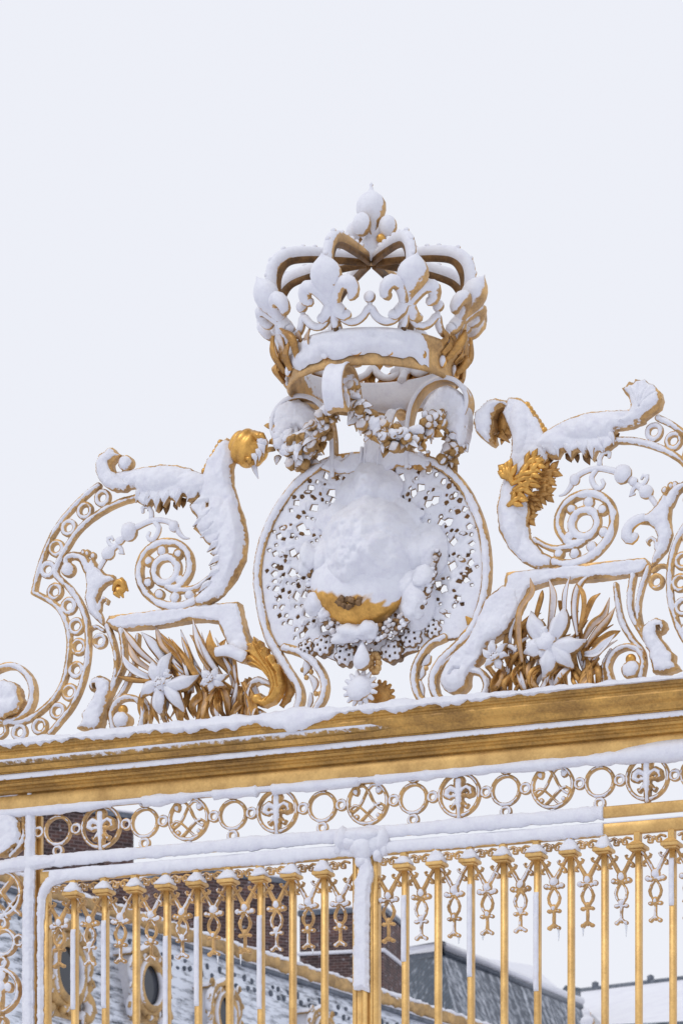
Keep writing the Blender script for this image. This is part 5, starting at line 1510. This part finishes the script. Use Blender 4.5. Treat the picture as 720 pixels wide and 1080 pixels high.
def brickmat(name):
    m, nt, out = newmat(name); p = nt.nodes.new('ShaderNodeBsdfPrincipled'); p.inputs['Roughness'].default_value = .9
    uv = nt.nodes.new('ShaderNodeUVMap')
    br = nt.nodes.new('ShaderNodeTexBrick'); br.inputs['Scale'].default_value = 1; br.inputs['Brick Width'].default_value = .13; br.inputs['Row Height'].default_value = .048
    br.inputs['Mortar Size'].default_value = .006; br.inputs['Color1'].default_value = (.12, .062, .052, 1); br.inputs['Color2'].default_value = (.05, .032, .032, 1); br.inputs['Mortar'].default_value = (.17, .14, .14, 1)
    br.inputs['Bias'].default_value = .1
    nt.links.new(uv.outputs[0], br.inputs['Vector'])
    n = nd(nt, 'ShaderNodeTexNoise', Scale=1.6, Detail=5.0, Roughness=.7); nt.links.new(uv.outputs[0], n.inputs['Vector'])
    mx = nt.nodes.new('ShaderNodeMix'); mx.data_type = 'RGBA'; mx.blend_type = 'MULTIPLY'; mx.inputs[0].default_value = .8
    r = ramp(nt, n.outputs[0], [(.3, (.35, .33, .35)), (.7, (1.5, 1.35, 1.3))]); nt.links.new(br.outputs[0], mx.inputs[6]); nt.links.new(r.outputs[0], mx.inputs[7])
    n2 = nd(nt, 'ShaderNodeTexNoise', Scale=9.0, Detail=4.0, Roughness=.75); nt.links.new(uv.outputs[0], n2.inputs['Vector'])
    r2 = ramp(nt, n2.outputs[0], [(.62, (0, 0, 0)), (.68, (1, 1, 1))])
    m2 = nt.nodes.new('ShaderNodeMix'); m2.data_type = 'RGBA'; nt.links.new(r2.outputs[0], m2.inputs[0]); nt.links.new(mx.outputs[2], m2.inputs[6]); m2.inputs[7].default_value = (.6, .62, .68, 1)
    nt.links.new(m2.outputs[2], p.inputs['Base Color']); nt.links.new(p.outputs[0], out.inputs[0]); return m
def facemesh(name, faces3, mats, origin, mi=None):
    """list of polygons given in world space; UVs in metres on each face (u horizontal, v up the slope)"""
    V = []; Fc = []; UV = []
    for f in faces3:
        P = [np.array(p, dtype=float) for p in f]; o = len(V)
        n = np.cross(P[1]-P[0], P[2]-P[0]); n /= np.linalg.norm(n)+1e-9
        h = np.cross((0, 0, 1), n)
        if np.linalg.norm(h) < 1e-3: h = np.array((1., 0, 0))
        h /= np.linalg.norm(h); w = np.cross(n, h)
        for p in P: V.append(tuple(p-np.array(origin))); UV.append((float(np.dot(p, h)), float(np.dot(p, w))))
        Fc.append(list(range(o, o+len(P))))
    me = bpy.data.meshes.new(name); me.from_pydata(V, [], Fc)
    for m in mats: me.materials.append(m)
    ul = me.uv_layers.new(name='UVMap')
    for k, l in enumerate(me.loops): ul.data[k].uv = UV[l.vertex_index]
    if mi: me.polygons.foreach_set('material_index', np.asarray(mi, dtype=np.int32))
    me.update(); return me
def wthing(name, label, cat, loc, group=None, kind=None):
    o = bpy.data.objects.new(name, None); COL.objects.link(o); o.location = loc; o['label'] = label; o['category'] = cat
    if group: o['group'] = group
    if kind: o['kind'] = kind
    return o
M_SLATE_S = slate('snowy_slate', .66, rows=.045, wid=.06, dark=(.13, .16, .21), dark2=(.2, .23, .29), streak=1.0, m1=(.22, .8), m2=(.8, .8), mixw=.65, soft=.07)
M_SLATE_D = slate('dark_slate', .12, rows=.09, wid=.14, m1=(.3, .7), m2=(1.5, .5), mixw=.6, soft=.13, dark=(.015, .035, .065), dark2=(.045, .08, .12), streak=2.2)
M_SLATE_M = slate('half_snowed_slate', .32, rows=.09, wid=.14, m1=(.3, .7), m2=(2.0, .4), mixw=.5, soft=.12, dark=(.02, .04, .075), dark2=(.06, .09, .135), streak=2.2)
M_BRICK = brickmat('old_brick')
M_STONE = simple('carved_stone', (.42, .33, .24), .85, c2=(.60, .56, .52), sc_=5, bump=.4)
M_LEAD = simple('lead_flashing', (.06, .075, .10), .5, c2=(.14, .16, .2), sc_=8)
M_DARK = simple('window_glass', (.03, .035, .045), .12)
M_SNOW2 = snowmat('roof_snow', 3, .3)
M_CREST = gilt('gilded_roof_lead', (.60, .38, .15), (.12, .07, .035), .5, metal=.1, rough=.6, dscale=5, lo=.1, hi=.7)

# ---- palace wing behind the left half: steep slate roof running away to the right
BF = Frame(200, 48.0, -math.radians(60))
PB = thing('palace_wing', 'palace wing with a steep snow-dusted slate roof behind the left gate bars', 'building', BF, (0, -300, 0))
O_ = np.array(PB.matrix_world.translation)
def bw(a, b, c):       # world point of the building frame
    l = BF.loc([(a, b, c)])[0]; return np.array(BF.base @ Vector(l))
def bpart(name, faces, mats, mi=None, label=None):
    Mi = PB.matrix_world.inverted()
    f2 = [[tuple(Mi @ Vector(p)) for p in f] for f in faces]
    # keep UVs in the local frame: z is up there too
    return part(name, facemesh(name, f2, mats, (0, 0, 0), mi), PB, label)
tl, tr = BF.q(-120, 985-.33*0)[0], BF.q(640, 1080)[0]
# the top edge level: from (100,967) to (371,1047)
zt = (BF.q(100, 973)[1]+BF.q(371, 1052)[1])/2
lean = .22
def slope(a, db, c0=0): return bw(a, zt-db, c0+db*lean)
bpart('roof', [[slope(tl, 420), slope(tr, 420), slope(tr, 0), slope(tl, 0)], [bw(tl, zt, 0), bw(tr, zt, 0), bw(tr, zt+6, -160), bw(tl, zt+6, -160)], [bw(tr, zt-420, 420*lean), bw(tr, zt-420, -160), bw(tr, zt+6, -160), bw(tr, zt, 0)], [bw(tl, zt-420, -160), bw(tl, zt-420, 420*lean), bw(tl, zt, 0), bw(tl, zt+6, -160)]], [M_SLATE_S])
wl = zt-420
bpart('wall', [[bw(tl, -372, 82), bw(tr, -372, 82), bw(tr, wl, 82), bw(tl, wl, 82)], [bw(tr, -372, 82), bw(tr, -372, -160), bw(tr, wl, -160), bw(tr, wl, 82)], [bw(tl, -372, -160), bw(tl, -372, 82), bw(tl, wl, 82), bw(tl, wl, -160)], [bw(tr, -372, -160), bw(tl, -372, -160), bw(tl, wl, -160), bw(tr, wl, -160)]], [M_STONE])
d = M3()
def bsweep(d, prof, a0, a1, n, snow, jit=0, seed=0):
    V = []; Fc = []; m = len(prof)
    for i in range(n+1):
        a = a0+(a1-a0)*i/n
        for j, (c, b) in enumerate(prof):
            q_ = jit*float(fbm(a/9, j+seed, 3)) if jit else 0
            V.append((a, zt+b+q_, c+q_))
    for i in range(n):
        for j in range(m): Fc.append([i*m+j, i*m+(j+1) % m, (i+1)*m+(j+1) % m, (i+1)*m+j])
    Fc.append(list(range(m))); Fc.append([n*m+j for j in reversed(range(m))])
    d.add(V, Fc, snow)
bsweep(d, [(0, 7), (7, 6), (9, 11), (7, 18), (2, 20), (-4, 18), (-5, 7)], tl, tr, 500, .55, jit=3.0)
RC = part('roof_cresting', d.build('roof_cresting', BF, PB, [M_CREST]), PB)
d = M3(); bsweep(d, [(-2, 18), (5, 18), (6, 20), (3, 23), (-3, 23), (-5, 20)], tl, tr, 400, 1, jit=1.6, seed=5)
part('cresting_snow', d.build('cresting_snow', BF, PB, [M_SNOW2]), RC)
d = M3(); bsweep(d, [(0, 0), (5, -1), (6, 2), (4, 5), (0, 6)], tl, tr, 20, 0)
part('lead_gutter', d.build('lead_gutter', BF, PB, [M_LEAD]), PB)
d = M3(); bsweep(d, [(0, 3.5), (5, 4.2), (5.5, 6.5), (0, 8)], tl, tr, 200, 0, jit=.5)
part('gutter_snow', d.build('gutter_snow', BF, PB, [M_SNOW2]), PB)
# row of little lead ornaments under the gutter
for row, off in ((0, 14), (1, 24)):
    d = M3(); a = tl+20
    while a < tr-10:
        b = zt-off; c = off*lean+1
        d.ell((a+(row*9), b+random.uniform(-2, 2), c), (random.uniform(1.8, 3.4), random.uniform(1.6, 4.2), 2), 6, snow=.3, rough=.5)
        a += random.uniform(11, 26)
    part('lead_droplets', d.build('lead_droplets', BF, PB, [M_LEAD]), PB)['kind'] = 'stuff'
# dormers: oval windows in carved frames
def dormer(u, v, sz, gold=.5):
    a, b = BF.q(u, v, 26); s_ = sz
    d = M3()
    n = 36
    for ring_, (rr, th, cz) in enumerate(((1.0, 4.2, 34), (1.22, 4.5, 30))):
        P = [(a+22*s_*rr*math.cos(t), b+25*s_*rr*math.sin(t), cz) for t in [2*math.pi*k/n for k in range(n+1)]]
        d.tube(P, th*s_, n=8, snow=.8)
    for sg in (-1, 1):
        d.tube([(a+sg*18*s_, b+32*s_, 30), (a+sg*30*s_, b+22*s_, 31), (a+sg*34*s_, b+6*s_, 31), (a+sg*28*s_, b-4*s_, 31), (a+sg*31*s_, b-14*s_, 31)], [5*s_, 6*s_, 5*s_, 4*s_, 5*s_], snow=.8)
        d.tube([(a+sg*26*s_, b-14*s_, 31), (a+sg*36*s_, b-24*s_, 31), (a+sg*32*s_, b-36*s_, 31), (a+sg*22*s_, b-34*s_, 31)], [5*s_, 6*s_, 6*s_, 4*s_], snow=.8)
    rr = random.Random(int(u))
    for k in range(46):
        t = rr.uniform(0, 2*math.pi); q_ = rr.uniform(1.15, 1.5)
        d.ell((a+22*s_*q_*math.cos(t), b+25*s_*q_*math.sin(t), rr.uniform(28, 35)), rr.uniform(2.2, 4.5)*s_, 6, snow=rr.choice([.1, .6]))
    d.tube([(a-26*s_, b+30*s_, 28), (a, b+40*s_, 32), (a+26*s_, b+30*s_, 28)], [4*s_, 6*s_, 4*s_], snow=1)
    for sg in (-1, 1):
        for (x_, y_, r_) in ((30, 34, 5), (37, 14, 4.5), (36, -8, 5), (38, -30, 5.5), (26, -40, 5)):
            P = [(a+sg*(x_+r_*(1-i*.11)*math.cos(i*.8)*.9)*s_, b+(y_+r_*(1-i*.11)*math.sin(i*.8)*1.4)*s_, 33) for i in range(8)]
            d.tube(P, 1.9*s_, n=6, snow=rr.choice([.2, .7]))
    o = part('dormer', d.build('dormer', BF, PB, [M_CREST]), PB)
    e = M3(); pts = [(a+22*s_*math.cos(2*math.pi*k/28), b+25*s_*math.sin(2*math.pi*k/28), 31) for k in range(28)]
    e.add(pts+[(p[0], p[1], 28) for p in pts], [list(range(28)), list(reversed(range(28, 56)))]+[[k, k+28, (k+1) % 28+28, (k+1) % 28] for k in range(28)], 0)
    part('pane', e.build('pane', BF, PB, [M_DARK], smooth=False), o)
    e = M3(); e.box(a-27*s_, a+27*s_, b-40*s_, b+30*s_, -2, 28, bev=1, snow=1)
    e.box(a-34*s_, a+34*s_, b+30*s_, b+35*s_, -5, 30, bev=1, snow=1)
    part('cheeks', e.build('cheeks', BF, PB, [M_CREST]), o)
    e = M3(); e.ell((a, b+35*s_, 13), (31*s_, 7*s_, 17), 20, rough=.15); part('snow_cap', e.build('snow_cap', BF, PB, [M_SNOW2]), o)
for (u, v, sz) in ((153, 1040, .95), (232, 1071, .86), (334, 1092, .72), (66, 1025, 1.15)):
    dormer(u, v, sz)

# ---- chimneys
CHL = ['largest dark brick chimney stack behind the ring frieze at the left', 'dark brick chimney stack behind the bars left of the middle', 'brick chimney stack with a snowy ledge, just left of the central post', 'low brick chimney top just left of the central post']
def chimney(u0, u1, vt, Y, turn, h, label, depth=1.1, ledge=None, cap=True):
    fr = Frame((u0+u1)/2, Y, -turn)
    a0 = fr.q(u0, vt)[0]; a1 = fr.q(u1, vt)[0]; bt = fr.q((u0+u1)/2, vt)[1]
    dd = depth/fr.px
    o = thing('brick_chimney', label, 'chimney', fr, ((a0+a1)/2, bt-h/fr.px, -dd/2), 'brick chimneys of the palace')
    def fc(a0, a1, b0, b1, c0, c1):
        P = lambda a, b, c: tuple(fr.loc([(a, b, c)])[0]-np.array(o['_l']))
        return [[P(a0, b0, c1), P(a1, b0, c1), P(a1, b1, c1), P(a0, b1, c1)], [P(a1, b0, c1), P(a1, b0, c0), P(a1, b1, c0), P(a1, b1, c1)], [P(a1, b0, c0), P(a0, b0, c0), P(a0, b1, c0), P(a1, b1, c0)], [P(a0, b0, c0), P(a0, b0, c1), P(a0, b1, c1), P(a0, b1, c0)], [P(a0, b1, c1), P(a1, b1, c1), P(a1, b1, c0), P(a0, b1, c0)], [P(a0, b0, c0), P(a1, b0, c0), P(a1, b0, c1), P(a0, b0, c1)]]
    part('stack', facemesh('stack', fc(a0, a1, bt-h/fr.px, bt, -dd, 0), [M_BRICK], (0, 0, 0)), o)
    if cap:
        part('coping', facemesh('coping', fc(a0-2, a1+2, bt+.3, bt+5, -dd-2, 2), [M_LEAD], (0, 0, 0)), o)
        e = M3(); e.box(a0-2, a1+2, bt+5.2, bt+8.5, -dd-1, 2, bev=1.5); part('snow_cap', e.build('snow_cap', fr, o, [M_SNOW2]), o)
    if ledge:
        bl = fr.q((u0+u1)/2, ledge)[1]
        e = M3(); e.box(a0-3, a1+3, bl, bl+3.5, -dd-3, 3.5, bev=1); lo = part('ledge', e.build('ledge', fr, o, [M_SNOW2]), o)
    return o
chimney(43, 141, 858, 58, math.radians(30), 8, CHL[0], 1.6)
chimney(186, 305, 926, 66, math.radians(30), 8, CHL[1], 1.6)
chimney(316, 404, 964, 74, math.radians(-14), 8, CHL[2], 1.6, ledge=1006)

# ---- slate roofed pavilion right of the central post
def pt(u, v, Y): return np.array(W(u, v, Y))
def wing(name, label, faces, mats, mi, org, cat='building', gp=None):
    o = wthing(name, label, cat, tuple(org))
    for nm, f, mt in faces:
        part(nm, facemesh(nm, f, [mt], org), o)
    return o
Lp, Rp, Hb, Rr = pt(398, 1016, 92), pt(466, 1005, 84), pt(488, 1110, 82), pt(612, 1062, 104)
Lb = pt(398, 1150, 92); Rb = pt(640, 1160, 104); Hb = pt(494, 1150, 81.5)
Bk = pt(398, 992, 112); Bk2 = pt(560, 1018, 122)
base = lambda p: np.array((p[0], p[1], 0.0))
wing('slate_pavilion', 'dark blue slate hipped roof streaked with snow, right of the central post', [
    ('roof', [[Lb, Hb, Rp, Lp], ], M_SLATE_D), ('hip_face', [[Hb, Rb, Rr, Rp]], M_SLATE_M),
    ('snowy_roof_top', [[Lp, Rp, Rr, Bk2, Bk]], M_SNOW2),
    ('wall', [[base(Lb), base(Hb), Hb, Lb], [base(Hb), base(Rb), Rb, Hb], [base(Rb), base(Bk2), Bk2, Rr, Rb], [base(Bk2), base(Bk), Bk, Bk2], [base(Bk), base(Lb), Lb, Lp, Bk]], M_STONE)],
    None, None, (float(Hb[0]), float(Hb[1]), 0))
# snowy hip ridge line and its flashing
e = wthing('roof_ridge', 'lead ridge with a roll of snow along the hipped slate roof edge', 'roof ridge', tuple(Rp))
def wtube(name, pts, rad, mat, parent, n=8):
    d = M3(); O2 = np.array(parent.location)
    d.tube([tuple(np.array(p)-O2) for p in pts], rad, n=n, smooth=False, up=(0, .3, 1))
    me = setmesh(name, d.v, d.f, [mat], d.s); 
    import bmesh
    bm = bmesh.new(); bm.from_mesh(me); bmesh.ops.recalc_face_normals(bm, faces=bm.faces); bm.to_mesh(me); bm.free()
    return part(name, me, parent)
wtube('lead_roll', [Lp, Rp, Rr], .07, M_LEAD, e); wtube('snow_roll', [Lp+np.array((0, 0, .13)), Rp+np.array((0, 0, .13)), Rr+np.array((0, 0, .13))], .10, M_SNOW2, e)
# ---- far snowy roof at the right
A_, B_, C_, D_ = pt(600, 1047, 130), pt(760, 1028, 122), pt(780, 1074, 112), pt(636, 1081, 116)
E_, F_ = pt(780, 1150, 110), pt(630, 1150, 114); G_ = pt(583, 1090, 128); H_ = pt(583, 1150, 128)
wing('far_roof', 'broad far roof blanketed in smooth snow at the right edge', [
    ('snowy_slope', [[D_, C_, B_, A_], [G_, D_, A_]], M_SNOW2), ('slate_skirt', [[F_, E_, C_, D_], [H_, F_, D_, G_]], M_SLATE_M),
    ('wall', [[base(F_), base(E_), E_, F_], [base(H_), base(F_), F_, H_], [base(E_), base(B_), B_, C_, E_], [base(B_), base(A_), A_, B_], [base(A_), base(H_), H_, G_, A_]], M_STONE)], None, None, (float(D_[0]), float(D_[1]), 0))
e = wthing('roof_ridge', 'thin dark ridge tiles along the top of the far snowy roof', 'roof ridge', tuple(A_))
wtube('ridge_tiles', [A_, B_], .10, M_LEAD, e)
for t in (.18, .55):
    p = A_+(B_-A_)*t
    wtube('ridge_knob', [p, p+np.array((0, 0, .2))], .1, M_LEAD, e)
# small chimneys of the far roofs
chimney(548, 575, 1035, 125, math.radians(20), 6, 'small low chimney on the far roofs right of the pavilion', 1.2, cap=False)
P1, P2, P3_, P4 = pt(577, 1056, 118), pt(596, 1039, 120), pt(612, 1042, 120), pt(600, 1062, 118)
wing('slate_dormer_roof', 'small dark slate gable between the pavilion and the far snowy roof', [
    ('roof', [[pt(574, 1065, 117), pt(600, 1072, 117), P3_, P2]], M_SLATE_D), ('skirt', [[pt(574, 1150, 117), pt(600, 1150, 117), pt(600, 1072, 117), pt(574, 1065, 117)], [pt(600, 1150, 117), pt(612, 1150, 120), P3_, pt(600, 1072, 117)], [pt(612, 1150, 120), pt(596, 1150, 121), P2, P3_], [pt(596, 1150, 121), pt(574, 1150, 117), pt(574, 1065, 117), P2]], M_SLATE_M)], None, None, tuple(pt(590, 1100, 118)))
# stone roof finial
FR2 = Frame(619, 70.0, 0)
o = thing('roof_finial', 'small pale stone urn finial on a rooftop between the right bars', 'finial', FR2, (0, YH-1140, 0))
d = M3(); d.lathe((0, YH-1140, 0), [(9, 0), (9, 50), (4, 53), (6, 57), (8, 62), (6.5, 66), (3, 69), (3.8, 71.5), (2, 74), (.4, 77)], 14, snow=.8)
part('urn', d.build('urn', FR2, o, [M_ORN]), o)

# ================================================================== GROUND, SKY, LIGHT, CAMERA
me = bpy.data.meshes.new('ground')
me.from_pydata([(-3000, -1500, 0), (3000, -1500, 0), (3000, 4500, 0), (-3000, 4500, 0)], [], [(0, 1, 2, 3)])
m, nt, out = newmat('trodden_snow')
g = nt.nodes.new('ShaderNodeNewGeometry'); b = snow_bsdf(nt, g.outputs['Position'], .6, 2.0)
nt.links.new(b.outputs[0], out.inputs[0]); me.materials.append(m)
o = bpy.data.objects.new('ground', me); COL.objects.link(o); o['kind'] = 'structure'; o['label'] = 'snow covered courtyard ground'; o['category'] = 'ground'

w = bpy.data.worlds.new('World'); sc.world = w; w.use_nodes = True
nt = w.node_tree; nt.nodes.clear()
out = nt.nodes.new('ShaderNodeOutputWorld')
sky = nt.nodes.new('ShaderNodeTexSky'); sky.sky_type = 'NISHITA'; sky.sun_disc = False
SE, SRZ = math.radians(48), math.radians(-35)
sky.sun_elevation = SE; sky.sun_rotation = math.radians(215)
bg1 = nt.nodes.new('ShaderNodeBackground'); bg1.inputs[1].default_value = .05; nt.links.new(sky.outputs[0], bg1.inputs[0])
bg2 = nt.nodes.new('ShaderNodeBackground'); bg2.inputs[0].default_value = (.855, .872, .937, 1); bg2.inputs[1].default_value = 1.06
mx = nt.nodes.new('ShaderNodeMixShader'); mx.inputs[0].default_value = .93
nt.links.new(bg1.outputs[0], mx.inputs[1]); nt.links.new(bg2.outputs[0], mx.inputs[2]); nt.links.new(mx.outputs[0], out.inputs[0])
ld = bpy.data.lights.new('sun', 'SUN'); ld.energy = .85; ld.angle = math.radians(14); ld.color = (1, .965, .92)
lo = bpy.data.objects.new('sun', ld); COL.objects.link(lo)
# from the upper left, on the viewer's side of the gate
dirv = Vector((-.6, -.5, 1.05)).normalized()
lo.rotation_euler = dirv.to_track_quat('Z', 'Y').to_euler()
sky.sun_elevation = math.asin(dirv.z); sky.sun_rotation = math.atan2(dirv.x, dirv.y)

cd = bpy.data.cameras.new('camera'); cam = bpy.data.objects.new('camera', cd); COL.objects.link(cam); sc.camera = cam
cam.location = (0, 0, EYE); cam.rotation_euler = (math.radians(90), 0, 0)
cd.sensor_fit = 'VERTICAL'; cd.sensor_height = 36; cd.lens = F/1080*36; cd.shift_y = (YH-540)/1080
cd.clip_start = .5; cd.clip_end = 6000
cd.dof.use_dof = True; cd.dof.focus_distance = 20.0; cd.dof.aperture_fstop = 13
sc.view_settings.view_transform = 'Standard'; sc.view_settings.look = 'None'; sc.view_settings.gamma = 1; sc.view_settings.exposure = 0
sc.view_settings.use_curve_mapping = False
sc.render.engine = 'CYCLES'; sc.cycles.use_denoising = True; sc.cycles.max_bounces = 8
for o in bpy.data.objects:
    if o.parent is None and 'category' in o and 'kind' not in o: o['kind'] = 'thing'
    if '_l' in o: del o['_l']
